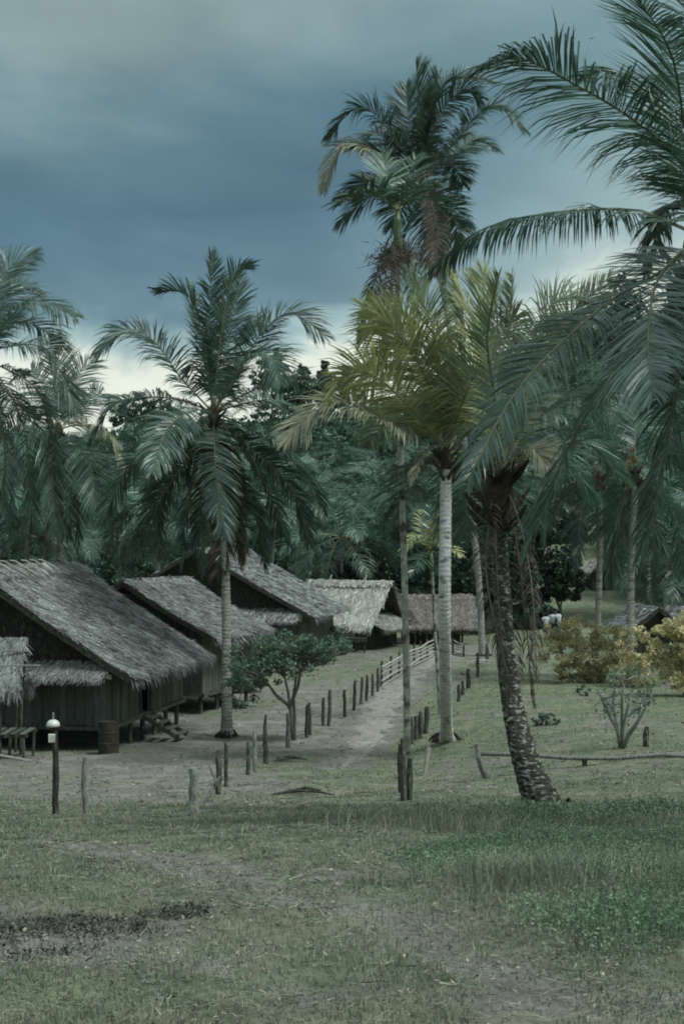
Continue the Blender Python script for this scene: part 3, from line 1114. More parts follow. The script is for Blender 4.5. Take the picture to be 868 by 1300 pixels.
def side_hut(label, pxl, pxr, pyr, pye, d, zg, depth, thatch, seed, gable_right, n=4200, pole_px=(), theta=0.0, sticks=()):
    """a hut whose ridge runs across the view: ridge from pxl to pxr at row pyr, front eave at row pye"""
    A, B = at(pxl, pyr, d), at(pxr, pyr, d)
    z_r = A.z
    ze = at(pxl, pye, d - depth * .55).z
    L = (B - A).length / math.cos(theta)
    root = thing('thatched_hut', ((A.x + B.x) / 2, d, zg), label, 'hut', 'thatched huts on the village green', rz=theta)
    zr, ze = z_r - zg, ze - zg
    hl = L / 2
    he = depth * .62
    st = dict(wd=(.025, .06), ln=(.2, .55), spread=.3)
    roof_slope(root, 'roof_slope', (-hl - .3, -.02, zr), (hl + .35, -.02, zr), (-hl - .1, -he, ze), (hl - .35, -he, ze), .18, 'thatch_under', thatch, n, seed, fringe=320, **st)
    roof_slope(root, 'roof_slope', (-hl - .3, .02, zr), (hl + .35, .02, zr), (-hl - .1, he, ze), (hl - .35, he, ze), .18, 'thatch_under', thatch, n // 3, seed + 1, fringe=100, **st)
    V1, t1 = thatch_quads((-hl - .3, 0, zr + .05), (1, 0, 0), (0, -.8, -.6), (0, -.6, .8), L + .6, .4, n // 8, seed + 8, spread=.7, wd=(.05, .1))
    rc = link('ridge_cap', quads('ridge_cap', V1, t1), thatch, root)
    rc['kind'] = 'stuff'
    for x in sticks:
        mb = MB()
        mb.tube([(x, .1, zr + .35), (x + .02, -.15, zr + .1), (x - .15, -.6, zr - .35)], .03, n=5)
        mb.build('ridge_stick', 'bamboo', root)
    hw = he - .55
    zt = ze + .35
    plank_wall(root, (-hl + .3, -hw), (hl - .6, -hw), .05, zt, 'dark_plank', w=.5, seed=seed, skip=lambda s: .42 * L < s < .6 * L)
    plank_wall(root, (hl - .6, -hw), (hl - .6, hw), .05, zt, 'dark_plank', w=.5, seed=seed + 1)
    plank_wall(root, (hl - .6, hw), (-hl + .3, hw), .05, zt, 'dark_plank', w=.9, seed=seed + 2)
    plank_wall(root, (-hl + .3, hw), (-hl + .3, -hw), .05, zt, 'dark_plank', w=.9, seed=seed + 3)
    for x in np.linspace(-hl + .2, hl - .5, 6):
        mb = MB()
        mb.tube([(x, -he + .2, -.15), (x + .02, -he + .2, ze + .1)], .06, n=6)
        mb.build('house_post', 'post_wood', root)
    if gable_right:
        mb = MB()
        x = hl - .7
        mb.add([(x, -hw, zt), (x, hw, zt), (x, 0, zr - .2), (x - .05, -hw, zt), (x - .05, hw, zt), (x - .05, 0, zr - .2)],
               [(0, 1, 2), (5, 4, 3), (0, 3, 4, 1), (1, 4, 5, 2), (2, 5, 3, 0)])
        mb.build('gable_wall', 'thatch_under', root)
        roof_slope(root, 'pent_roof', (hl - .62, -hw * .72, ze + .62), (hl - .62, hw * .72, ze + .62), (hl + .55, -hw * .8, ze - .02), (hl + .55, hw * .8, ze - .02), .1, 'thatch_under', thatch, n // 3, seed + 4, fringe=200, sag=.03, **st)
    return root


hut4 = side_hut('pale straw thatched hut with a dark open gable at the far end of the yard', 398, 490, 738, 797, 80, 0.0, 5.0, 'thatch_pale', 61, True, n=9000, theta=math.radians(-27), sticks=(-1.2, 1.0))
hut5 = side_hut('long low brown thatched hut at the head of the path', 505, 592, 756, 796, 84, -.0, 4.6, 'thatch_brown', 71, False, n=8000)


def gable_hut(label, pxc, pyr, pxl, pxr, pye, d, seed, depth=4.0, roof='thatch', group='thatched huts on the village green', zg=None):
    C = at(pxc, pyr, d)
    g = gz(C.x, d) if zg is None else zg
    he = (pxr - pxl) / 2 / F * d
    ze = at(pxc, pye, d).z - g
    zr = C.z - g
    root = thing('thatched_hut', (C.x, d, g), label, 'hut', group, rz=math.radians(4))
    for s in (1, -1):
        roof_slope(root, 'roof_slope', (s * .02, -.5, zr), (s * .02, depth, zr), (s * he, -.5, ze), (s * he, depth, ze), .14, 'thatch_under', roof, 1500, seed + s, fringe=120, wd=(.05, .1))
    hw = he * .8
    zt = zr - hw * (zr - ze) / he - .12
    mb = MB()
    mb.add([(-hw, 0, zt), (hw, 0, zt), (0, 0, zr - .15), (-hw, .06, zt), (hw, .06, zt), (0, .06, zr - .15)],
           [(0, 1, 2), (5, 4, 3), (0, 3, 4, 1), (1, 4, 5, 2), (2, 5, 3, 0)])
    mb.build('gable_wall', 'dark_plank', root)
    plank_wall(root, (-hw, .02), (hw, .02), .0, zt, 'dark_plank', w=.4, seed=seed)
    plank_wall(root, (hw, .02), (hw, depth - .3), .0, zt, 'dark_plank', w=.6, seed=seed + 1)
    plank_wall(root, (hw, depth - .3), (-hw, depth - .3), .0, zt, 'dark_plank', w=.6, seed=seed + 2)
    plank_wall(root, (-hw, depth - .3), (-hw, .02), .0, zt, 'dark_plank', w=.6, seed=seed + 3)
    for x in (-hw, 0, hw):
        mb = MB()
        mb.tube([(x, -.2, -.15), (x, -.2, zt)], .06, n=6)
        mb.build('house_post', 'post_wood', root)
    return root


gable_hut('small dark hut with a pointed gable behind the golden bushes', 832, 770, 798, 866, 797, 66, 81)
gable_hut('dark thatched hut at the right edge behind the golden shrub', 884, 772, 852, 918, 798, 68, 91)
gable_hut('small pale-roofed hut high on the grass slope beyond the round tree', 727, 652, 708, 752, 672, 122, 101, roof='thatch_pale', group='huts on the slope')
gable_hut('small hut on the slope between the two right-hand palm trunks', 768, 712, 748, 790, 727, 104, 111, roof='thatch_pale', group='huts on the slope')


# lean-to at the left edge
def lean_to():
    c = on_ground(-6, 36.8)
    root = thing('lean_to', c, 'small lean-to with a pale thatch roof at the left edge', 'shelter')
    z0 = at(0, 812, 36.3).z - c.z
    z1 = at(0, 880, 36.3).z - c.z
    w = 1.0
    roof_slope(root, 'roof_slope', (-w, .2, z0), (.82, .2, z0), (-w, -.95, z1 + .15), (.38, -.95, z1 + .15), .1, 'thatch_under', 'thatch', 2500, 301, fringe=220, sag=.02, spread=.3)
    roof_slope(root, 'roof_slope', (-w, .24, z0), (.82, .24, z0), (-w, 1.2, z1), (.5, 1.2, z1), .1, 'thatch_under', 'thatch', 500, 303, fringe=120, sag=.02)
    for x, y, h in ((.30, -.7, z1 + .3), (.62, .3, z0 - .2), (-.8, -.7, z1 + .3), (.35, .9, z1 + .2)):
        mb = MB()
        mb.tube([(x, y, -.15), (x + .02, y, h * .5), (x, y, h)], .04, n=6, jit=.06)
        mb.build('post', 'post_wood', root)
    for a, b in (((.2, -.9, z0 - .62), (1.3, -.5, z0 - .66)), ((.3, -.3, z0 - .3), (.95, -.2, z0 - .32))):
        mb = MB()
        mb.tube([a, b], .022, n=6)
        mb.build('pole', 'post_pale', root)
    # slatted platform under it
    mb = MB()
    for y in (-1.0, .0):
        mb.bar((-1, y, .62), (1.1, y, .62), .07, .07)
    pl = mb.build('platform', 'post_wood', root)
    for k in range(9):
        mb = MB()
        x = -.95 + k * .24
        mb.bar((x, -1.1, .68), (x + random.uniform(-.02, .02), .1, .68), .14, .03)
        mb.build('slat', 'old_plank', pl)
    for x in (-.9, -.2, .4, 1.0):
        for y in (-1.0, 0):
            mb = MB()
            mb.tube([(x, y, -.12), (x + random.uniform(-.04, .04), y, .6)], .04, n=6)
            mb.build('platform_leg', 'post_wood', root)
    mb = MB()
    mb.tube([(-1.0, -1.3, .45), (1.6, -1.5, .02)], .035, n=6)
    mb.build('leaning_pole', 'bamboo', root)


lean_to()

# drum beside the hut corner
c = on_ground(139, 37.7)
dr = thing('oil_drum', c, 'dark rusty oil drum standing at the near corner of the large hut', 'drum')
mb = MB()
R_ = .27
prof = [(R_ * .96, 0), (R_, .02), (R_, .27), (R_ + .014, .285), (R_, .30), (R_, .55), (R_ + .014, .565), (R_, .58), (R_, .83), (R_ + .008, .85), (R_ * .97, .85), (R_ * .96, .83)]
mb.lathe(prof, n=24)
mb.build('drum_body', 'rusty_drum', dr, smooth=False)


# ------------------------------------------------------------------ posts and fences
def post_mesh(h, r, seed, flat=1.0, top=.75):
    q = random.Random(seed)
    mb = MB()
    m = 7
    P, R = [], []
    lx, ly = q.uniform(-.05, .05) * h, q.uniform(-.05, .05) * h
    for i in range(m):
        t = i / (m - 1)
        P.append(Vector((lx * t + q.uniform(-.012, .012), ly * t + q.uniform(-.012, .012), -.2 + (h + .2) * t)))
        R.append(r * (1.1 - .2 * t) * q.uniform(.9, 1.1))
    R[-1] *= top
    mb.tube(P, R, n=8, jit=.12)
    if flat != 1.0:
        mb.v = [(x, y * flat, z) for x, y, z in mb.v]
    return mb.mesh('fence_post')


def post(px, pyt, pyb, wpx, label, seed, mat='post_wood', group=None, lo=4.0, d=None, flat=1.0, name='fence_post', cat='fence post', top=.75):
    p = ground_at(px, pyb, lo) if d is None else on_ground(px, d)
    sc = F / p.y
    h = at(px, pyt, p.y).z - p.z
    o = link(name, post_mesh(h, max(wpx / 2 / sc, .025), seed, flat, top), mat)
    o.location = p
    tag(o, label, cat, group)
    return o, p, h


ordn = ['first', 'second', 'third', 'fourth', 'fifth', 'sixth', 'seventh', 'eighth', 'ninth', 'tenth', 'eleventh', 'twelfth', 'thirteenth', 'fourteenth', 'fifteenth', 'sixteenth', 'seventeenth', 'eighteenth']
GL = 'left-hand row of fence posts'
GR = 'right-hand row of fence posts'
post(248, 975, 1036, 13, 'broad flat pale grey stump post at the near end of the left row', 1, 'post_pale', GL, d=17.0, flat=.6, top=.95)
left_row = [(277, 952, 1009, 8), (287, 943, 1000, 5), (315, 942, 984, 5), (324, 928, 980, 6), (338, 921, 970, 6), (335, 907, 948, 4), (366, 905, 950, 6),
            (389, 895, 937, 4.5), (394, 892, 933, 4.5), (410, 886, 922, 4.5), (417, 876, 922, 5), (438, 876, 911, 4.5), (449, 864, 902, 4), (458, 860, 895, 4),
            (465, 857, 890, 4), (473, 855, 883, 4), (479, 848, 879, 4)]
for k, (x, t, b, w) in enumerate(left_row):
    post(x, t, b, w, 'weathered dark fence post, %s behind the broad pale stump in the left row' % ordn[k], 10 + k, 'post_pale' if k in (3, 6) else 'post_wood', GL, lo=18)
for k, (x, t, b, w) in enumerate([(508, 945, 1008, 5), (512, 937, 1017, 5.5), (519, 962, 1016, 6.5), (523, 910, 945, 4.5), (528, 909, 939, 4.5), (534, 903, 938, 5), (540, 897, 932, 5),
                                  (582, 869, 891, 3.5), (587, 864, 883, 3.5), (595, 849, 874, 4), (606, 832, 860, 3), (618, 818, 840, 3.5)]):
    post(x, t, b, w * 1.4, 'dark split-wood post, %s from the near end of the right row' % ordn[k], 40 + k, 'post_wood', GR, lo=18)
# two lone posts at the left, one with an upturned basin
post(110, 961, 1032, 7, 'slim pale lichened post standing alone right of the basin post', 60, 'post_pale', None, d=17.5)
_, pb, hb = post(72, 918, 1030, 8, 'dark wooden post carrying an upturned white basin', 61, 'post_wood', None, d=17.0)
bas = thing('basin', (pb.x - .03, pb.y, pb.z + hb - .02), 'white enamel basin turned upside down on a dark post', 'basin')
mb = MB()
mb.lathe([(.075, -.02), (.082, -.015), (.078, .015), (.062, .042), (.036, .058), (.012, .064)], n=20)
mb.build('bowl', 'enamel', bas, smooth=True)
mb = MB()
mb.lathe([(.013, .06), (.013, .13), (.006, .15)], n=8)
mb.build('spike', 'post_pale', bas)
mb = MB()
mb.box((-.065, -.10, -.19), (.005, -.04, -.10), .008)
o = mb.build('tin_can', 'cloth_pale')
o.location = Vector((pb.x - .0, pb.y, pb.z + hb - .02))
tag(o, 'small pale tin hanging on the post below the white basin', 'tin')

# crossed sticks at the foot of the first row posts
pa = ground_at(263, 1026, 14)
mb = MB()
mb.tube([(-.16, 0, -.02), (.0, .3, .14), (.14, .5, .36)], [.03, .035, .02], n=6, jit=.1)
mb.tube([(.10, .35, .30), (-.02, .5, .52)], [.02, .012], n=5)
o = mb.build('forked_branch', 'post_pale')
o.location = pa
tag(o, 'forked dry branch propped beside the broad pale stump post', 'branch')

# bamboo fence
def bamboo_fence(a, b, ta, tb, nposts, nrails, label, seed, depth_fix=None):
    """from pixel a to pixel b on the ground; ta / tb rows of the top at each end"""
    A, B = ground_at(*a, 30), ground_at(*b, 30)
    hA, hB = at(a[0], ta, A.y).z - A.z, at(b[0], tb, B.y).z - B.z
    root = thing('bamboo_fence', A, label, 'fence')
    q = random.Random(seed)
    for k in range(nposts):
        t = k / (nposts - 1)
        P = A.lerp(B, t)
        P.z = gz(P.x, P.y)
        h = hA + (hB - hA) * t + q.uniform(.0, .14)
        mb = MB()
        mb.tube([P - A + Vector((0, 0, -.2)), P - A + Vector((q.uniform(-.03, .03), 0, h))], .05, n=6, jit=.1)
        mb.build('post', 'post_wood', root)
    for r in range(nrails):
        f = (r + .55) / nrails
        pts = []
        for k in range(7):
            t = -.02 + 1.04 * k / 6
            P = A.lerp(B, t)
            h = hA + (hB - hA) * t
            pts.append(Vector((P.x - A.x + .07, P.y - A.y - .02, gz(P.x, P.y) - A.z + h * f + q.uniform(-.05, .05))))
        mb = MB()
        mb.tube(pts, .04, n=6, jit=.08)
        mb.build('rail', 'bamboo', root)
    return root


bamboo_fence((484, 872), (550, 832), 842, 809, 8, 5, 'bamboo rail fence along the left side of the path', 5)
bamboo_fence((562, 826), (588, 834), 806, 818, 3, 4, 'short broken bamboo fence at the head of the path beside the brown hut', 6)

# bamboo leaning stake, fallen crook and long rail at the right
p0 = ground_at(537, 985, 18)
mb = MB()
tip = at(544, 948, p0.y + .1)
mb.tube([Vector((0, 0, -.08)), (tip - p0) * .5 + Vector((.01, 0, 0)), tip - p0], [.05, .048, .045], n=8, jit=.05)
o = mb.build('bamboo_stake', 'bamboo')
o.location = p0
tag(o, 'pale leaning bamboo stake between the right post row and the fallen rail', 'stake')
p0 = ground_at(616, 989, 18)
mb = MB()
q1, q2 = at(607, 962, p0.y), at(605, 945, p0.y + .05)
mb.tube([Vector((.08, 0, -.1)), (q1 - p0) * .55 + Vector((.02, 0, -.03)), q1 - p0, q2 - p0], [.07, .065, .055, .045], n=8, jit=.1)
o = mb.build('crooked_log', 'post_pale')
o.location = p0
tag(o, 'short crooked grey log standing at the left end of the long rail', 'log')
yr = p0.y + .35
A_ = at(608, 957, yr)
B_ = at(900, 969, yr)
rail = thing('long_rail', (A_.x, yr, gz(A_.x, yr)), 'long pale pole lying across the grass behind the leaning palm', 'pole')
mb = MB()
rp = [A_] + [at(px, py, yr) for px, py in ((660, 958), (720, 962), (780, 965), (840, 967))] + [B_]
for q_ in rp[1:]:
    q_.z = max(q_.z, gz(q_.x, q_.y) + .06)
mb.tube([q_ - rail.location for q_ in rp], [.04, .045, .045, .045, .048, .05], n=7, jit=.08)
mb.build('pole', 'post_pale', rail, smooth=True)
for px in (668, 742, 838):
    P = at(px, 962, yr)
    g = gz(P.x, yr)
    mb = MB()
    mb.tube([Vector((P.x, yr + .05, g - .15)) - rail.location, Vector((P.x, yr + .06, P.z - .03)) - rail.location], .05, n=6, jit=.1)
    mb.build('support_peg', 'post_wood', rail)
post(819, 922, 948, 8, 'short dark stump right of the bare grey shrub', 70, 'post_wood', None, lo=20, name='stump', cat='stump')

# fallen sticks on the yard
for k, (px, py, L_, lab) in enumerate([(369, 967, .9, 'dry fallen palm stalk on the yard near the left post row'), (388, 1009, 1.0, 'dark fallen stick in the grass at the near end of the yard'),
                                       (612, 846, 1.6, 'pale heap of sticks beside the far right posts')]):
    p0 = ground_at(px, py, 17)
    mb = MB()
    q = random.Random(k)
    for j in range(3 if k < 2 else 9):
        a = q.uniform(-.6, .6)
        s = Vector((math.cos(a), math.sin(a), 0)) * L_ * .5 * q.uniform(.6, 1)
        c0 = Vector((q.uniform(-.15, .15), q.uniform(-.2, .2), q.uniform(.03, .06 + .2 * (k == 2))))
        mb.tube([c0 - s, c0 + Vector((0, 0, q.uniform(.02, .08))), c0 + s], [.02, .03, .012], n=5)
    o = mb.build('fallen_stick', 'bamboo' if k == 2 else 'post_wood')
    o.location = p0
    tag(o, lab, 'sticks')

# bench-like trestle by the pale hut
p0 = ground_at(452, 829, 50)
be = thing('trestle_bench', p0, 'low dark wooden trestle bench in front of the pale thatched hut', 'bench')
mb = MB()
mb.box((-.55, -.25, .58), (.55, .25, .80), .03)
mb.build('bench_top', 'dark_plank', be)
for x in (-.45, .42):
    for y in (-.18, .18):
        mb = MB()
        mb.bar((x, y, -.1), (x + .04, y, .6), .08, .08)
        mb.build('leg', 'dark_plank', be)


# ------------------------------------------------------------------ the palms in front
def palm(label, cpx, d, base, L, fronds, bark='palm_bark', r0=.16, r1=.12, name='coconut_palm', mid=(), group='coconut palms', mat='frond_green', extra=0, seed=0,
         nuts=6, leaf=.8, width=.036, n=80, droop=.8, heart=True, flare=1.6, base_d=None, ex_el=(-1.2, .9), trunk_n=12, ex_away=True, rach=True, hr=.13, flare_len=.35, rs=1.0, rr=.03):
    """cpx crown pixel at distance d; base = ground pixel or world point; fronds = [(pixels, sign, options)]"""
    c = at(*cpx, d)
    g = base if isinstance(base, Vector) else (ground_at(*base) if base_d is None else on_ground(base[0], base_d))
    root = thing(name, g, label, 'palm tree', group)
    palm_trunk(root, [g - UP * .1] + [at(*m) for m in mid] + [c - UP * .35], r0, r1, bark, n=trunk_n, flare=flare, flare_len=flare_len, rs=rs)
    if heart:
        crown_heart(root, c - UP * .1, hr, nuts=nuts, seed=seed)
    for i, (pix, sg, opt) in enumerate(fronds):
        o = dict(mat=mat, leaf=leaf, width=width, n=n, droop=droop, seed=seed * 100 + i, rach=rach, rr=rr)
        LL = opt.get('L', L)
        o['twist'] = random.Random(seed * 77 + i).choice((-1, 1)) * random.Random(seed * 31 + i).uniform(.35, .95)
        o.update({k: v for k, v in opt.items() if k not in ('L',)})
        add_frond(root, px_frond(c, d, pix, LL, sg), **o)
    q = random.Random(seed)
    n = int(n * .8)
    for k in range(extra):
        az = q.uniform(.1, math.pi - .1) if ex_away else q.uniform(0, 2 * math.pi)
        el = q.uniform(*ex_el)
        add_frond(root, arc_frond(c, az, el, L * q.uniform(.85, 1), q.uniform(.9, 1.5)), mat=mat, leaf=leaf, width=width, n=n, droop=droop, seed=seed * 100 + 60 + k, rach=rach)
    return root, c


# A: the palm in the middle left
palm('tall grey-trunked coconut palm in the yard in front of the left huts', (271, 524), 43, (288, 936), 4.6, [
    ([(262, 450), (240, 378), (197, 368)], -1, dict(droop=.45, leaf=1.1)), ([(267, 430), (268, 322)], 1, dict(droop=.25, lift=.5, leaf=1.0)),
    ([(280, 430), (296, 352), (320, 336)], -1, dict(droop=.35, leaf=1.0)), ([(290, 440), (306, 350)], 1, dict(droop=.3, lift=.35, leaf=1.0)),
    ([(258, 450), (240, 360)], 1, dict(droop=.35, lift=.3, leaf=1.0)),
    ([(302, 450), (322, 408), (334, 418)], 1, dict(droop=.5, leaf=1.0)),
    ([(230, 480), (195, 432), (158, 418), (124, 448)], -1, dict(droop=.5, leaf=1.4, twist=-.8)), ([(300, 480), (330, 425), (368, 397), (412, 426)], -1, dict(droop=.45, leaf=1.4, twist=.8)),
    ([(290, 490), (318, 452), (342, 452), (356, 484)], -1, dict(leaf=1.3, twist=.6)), ([(230, 508), (190, 504), (145, 514), (114, 560)], 1, dict(droop=1.1)),
    ([(245, 521), (212, 545), (194, 600)], -1, dict(droop=.9)), ([(310, 512), (350, 508), (395, 528)], 1, dict(droop=1.0)),
    ([(310, 540), (360, 572), (402, 625), (412, 650)], -1, {}), ([(300, 560), (335, 610), (366, 692)], -1, {}), ([(272, 560), (275, 610), (288, 684)], -1, dict(leaf=1.0)),
    ([(250, 570), (212, 620), (172, 698)], -1, {}), ([(230, 550), (165, 590), (128, 668)], 1, {}), ([(285, 570), (300, 640), (306, 718)], -1, dict(mat='frond_dead', rmat='rachis_dead', leaf=.9)),
    ([(255, 580), (238, 640), (231, 715)], 1, {}), ([(262, 590), (254, 650), (258, 722)], -1, dict(leaf=1.1)), ([(290, 580), (325, 650), (338, 720)], 1, {}),
    ([(280, 590), (285, 660), (276, 730)], 1, dict(mat='frond_dead', rmat='rachis_dead')), ([(240, 560), (200, 640), (205, 705)], 1, {}),
    ([(310, 560), (370, 620), (392, 690)], 1, {})],
    mid=[(287, 760, 43), (281, 640, 43)], seed=1, nuts=9, leaf=1.12, n=150, width=.042, droop=.55, extra=3)

# B: the very tall palm behind
palm('very tall coconut palm standing far behind the yellow-green palm', (537, 232), 74, (613, 833), 5.6, [
    ([(533, 160), (528, 80)], 1, dict(droop=.3, lift=.4)), ([(545, 150), (570, 100), (628, 104)], -1, dict(droop=.6)), ([(570, 190), (610, 142), (640, 140), (667, 166)], -1, dict(droop=.8)),
    ([(565, 205), (600, 178), (630, 190)], 1, {}), ([(556, 212), (575, 210), (588, 235)], 1, {}), ([(510, 190), (470, 140), (440, 145), (415, 176)], -1, dict(droop=.8)),
    ([(500, 205), (450, 183), (425, 200), (412, 240)], -1, dict(mat='frond_pale', droop=1.0)), ([(505, 190), (475, 170), (460, 190)], 1, {}),
    ([(555, 245), (575, 275), (582, 310)], 1, {}), ([(548, 260), (556, 300), (550, 350)], -1, dict(mat='frond_old', rmat='rachis_dead', leaf=1.0)),
    ([(520, 250), (500, 290), (478, 345), (452, 450)], -1, dict(mat='frond_old', rmat='rachis_dead', leaf=.6, L=7)), ([(525, 270), (505, 330), (492, 400)], 1, dict(leaf=.7)),
    ([(550, 160), (585, 115), (610, 125)], 1, dict(droop=.5)), ([(520, 170), (515, 110)], 1, dict(droop=.35, lift=.3)), ([(545, 170), (556, 95)], 1, dict(droop=.35, lift=.3))],
    mid=[(603, 690, 74), (572, 430, 74)], r0=.19, r1=.14, seed=2, mat='frond_areca', leaf=1.9, width=.06, n=170, droop=.5, nuts=5, extra=6)

# C: areca palm with the thin mottled trunk
gC = ground_at(517, 958, 24)
cs = gC.y / 25.5
cC = at(505, 284, gC.y)
areca = thing('areca_palm', gC, 'slender areca palm with a thin pale mottled trunk beside the right post row', 'palm tree')
palm_trunk(areca, [gC - UP * .1, at(514, 760, gC.y), at(508, 560, gC.y), at(505, 330, gC.y)], .095, .075, 'areca_bark', ring=.16, flare=1.2, n=10, roots=False)
mb = MB()
b0, b1 = at(505, 332, gC.y) - gC, at(504.5, 268, gC.y) - gC
mb.tube([b0, b0.lerp(b1, .3), b0.lerp(b1, .7), b1], [.08, .125, .105, .055], n=10)
mb.build('crownshaft', 'crownshaft', areca, smooth=True)
r_ = np.random.default_rng(4)
cc = np.array(at(504, 324, gC.y) - gC)
n_ = 700
P_ = cc + r_.normal(0, 1, (n_, 3)) * np.array([.20, .20, .12]) * cs
D_ = nrm(r_.normal(0, 1, (n_, 3)) + np.array([0, 0, -.5])) * r_.uniform(.12, .34, (n_, 1)) * cs
Wd = nrm(np.cross(D_, r_.normal(0, 1, (n_, 3)))) * .011
nest = link('fibre_bunch', quads('fibre_bunch', np.stack([P_ - Wd, P_ + Wd, P_ + D_ + Wd * .3, P_ + D_ - Wd * .3], 1), r_.uniform(.7, 1.6, n_)), 'frond_dead', areca)
nest['kind'] = 'stuff'
ck = dict(leaf=.92, width=.08, n=36, droop=.3, petiole=.1, rr=.022, lift=.35, mat='frond_areca')
for k, (pix, sg, m) in enumerate([([(470, 240), (427, 262)], -1, {}), ([(484, 236), (456, 226)], 1, {}), ([(494, 232), (484, 196)], 1, {}), ([(513, 232), (528, 200)], 1, {}),
                                  ([(530, 246), (566, 266)], 1, {}), ([(488, 246), (445, 252)], 1, {}), ([(520, 240), (548, 236)], -1, {})]):
    add_frond(areca, px_frond(at(504.5, 268, gC.y), gC.y, pix, 1.55 * cs, sg), seed=800 + k, **ck)
for k, pix in enumerate([[(492, 320), (470, 370), (455, 436)], [(494, 330), (480, 390), (462, 430)], [(514, 320), (524, 370), (530, 400)], [(498, 340), (492, 400), (484, 445)]]):
    add_frond(areca, px_frond(at(504, 300, gC.y), gC.y, pix, 2.3 * cs, (-1) ** k), mat='frond_dead' if k % 2 else 'frond_green', rmat='rachis_dead', leaf=.5, width=.03, n=80, droop=1.6, seed=820 + k, rr=.02)

# a second, younger areca behind the white trunk
gC2 = ground_at(559, 906, 30)
areca2 = thing('areca_palm', gC2, 'young areca palm with a yellowish crown just left of the white trunk', 'palm tree')
palm_trunk(areca2, [gC2 - UP * .1, at(553, 820, gC2.y), at(548, 722, gC2.y)], .062, .05, 'areca_bark', ring=.16, flare=1.2, n=8, roots=False)
mb = MB()
b0, b1 = at(548, 726, gC2.y) - gC2, at(547, 700, gC2.y) - gC2
mb.tube([b0, b0.lerp(b1, .4), b1], [.055, .08, .035], n=8)
mb.build('crownshaft', 'crownshaft', areca2, smooth=True)
for k, (pix, sg) in enumerate([([(530, 680), (512, 700)], -1), ([(540, 672), (534, 650)], 1), ([(552, 675), (556, 655)], -1), ([(560, 690), (585, 705)], -1), ([(535, 705), (522, 730)], -1), ([(556, 705), (566, 735)], 1), ([(547, 672), (545, 645)], 1)]):
    add_frond(areca2, px_frond(at(547, 700, gC2.y), gC2.y, pix, 1.6, sg), mat='frond_yellow' if k < 4 else 'frond_green', leaf=.55, width=.07, n=24, droop=.4, seed=840 + k, rr=.02)

# D: yellow-green palm on the white trunk
palm('yellow-green coconut palm with a straight white ringed trunk by the path', (566, 578), 34, (567, 941), 4.3, [
    ([(578, 530), (552, 470), (500, 436), (457, 508)], -1, dict(mat='frond_yellow', droop=.5, L=4.7, twist=.75, leaf=1.5)), ([(530, 556), (455, 520), (410, 512), (364, 560)], -1, dict(mat='frond_pale', droop=.55, L=4.8, twist=-.6, leaf=1.2)),
    ([(556, 510), (525, 430), (462, 392)], 1, dict(mat='frond_yellow', droop=.4, twist=.9)), ([(562, 490), (550, 420), (520, 345)], 1, dict(mat='frond_lime', droop=.35, lift=.3, twist=-.9)),
    ([(578, 500), (590, 430), (578, 338)], 1, dict(mat='frond_lime', droop=.35, lift=.3, twist=.9)), ([(590, 510), (614, 440), (612, 345)], 1, dict(mat='frond_yellow', droop=.35, twist=-1.0)),
    ([(545, 540), (505, 490), (462, 462), (445, 490)], 1, dict(mat='frond_yellow', droop=.6, twist=-.8)), ([(556, 565), (535, 580), (522, 615)], -1, dict(mat='frond_pale', L=2.0, leaf=.35)),
    ([(592, 530), (630, 470), (690, 440)], 1, dict(mat='frond_lime', droop=.5, twist=.8)), ([(590, 570), (620, 590), (640, 640)], 1, {}), ([(545, 580), (525, 600), (505, 660)], 1, {}),
    ([(560, 530), (530, 460), (490, 410), (466, 430)], -1, dict(mat='frond_yellow', droop=.5, twist=.9)), ([(580, 530), (605, 470), (655, 400)], -1, dict(mat='frond_lime', droop=.4, twist=-.9)),
    ([(540, 545), (500, 530), (470, 560)], 1, dict(mat='frond_lime', droop=.7)), ([(598, 545), (650, 500), (712, 525)], -1, dict(mat='frond_lime', droop=.6, twist=.8)),
    ([(535, 535), (480, 480), (436, 476), (418, 510)], -1, dict(mat='frond_yellow', droop=.55, twist=.8, L=4.4)), ([(575, 590), (590, 630), (588, 680)], 1, dict(L=3.0))],
    mid=[(564, 800, 34)], bark='palm_bark_white', r0=.165, r1=.14, seed=4, leaf=1.4, n=150, width=.034, droop=.5, nuts=0, extra=2, ex_el=(-.2, .9), rs=1.1, flare=1.9, flare_len=.5, hr=.09)
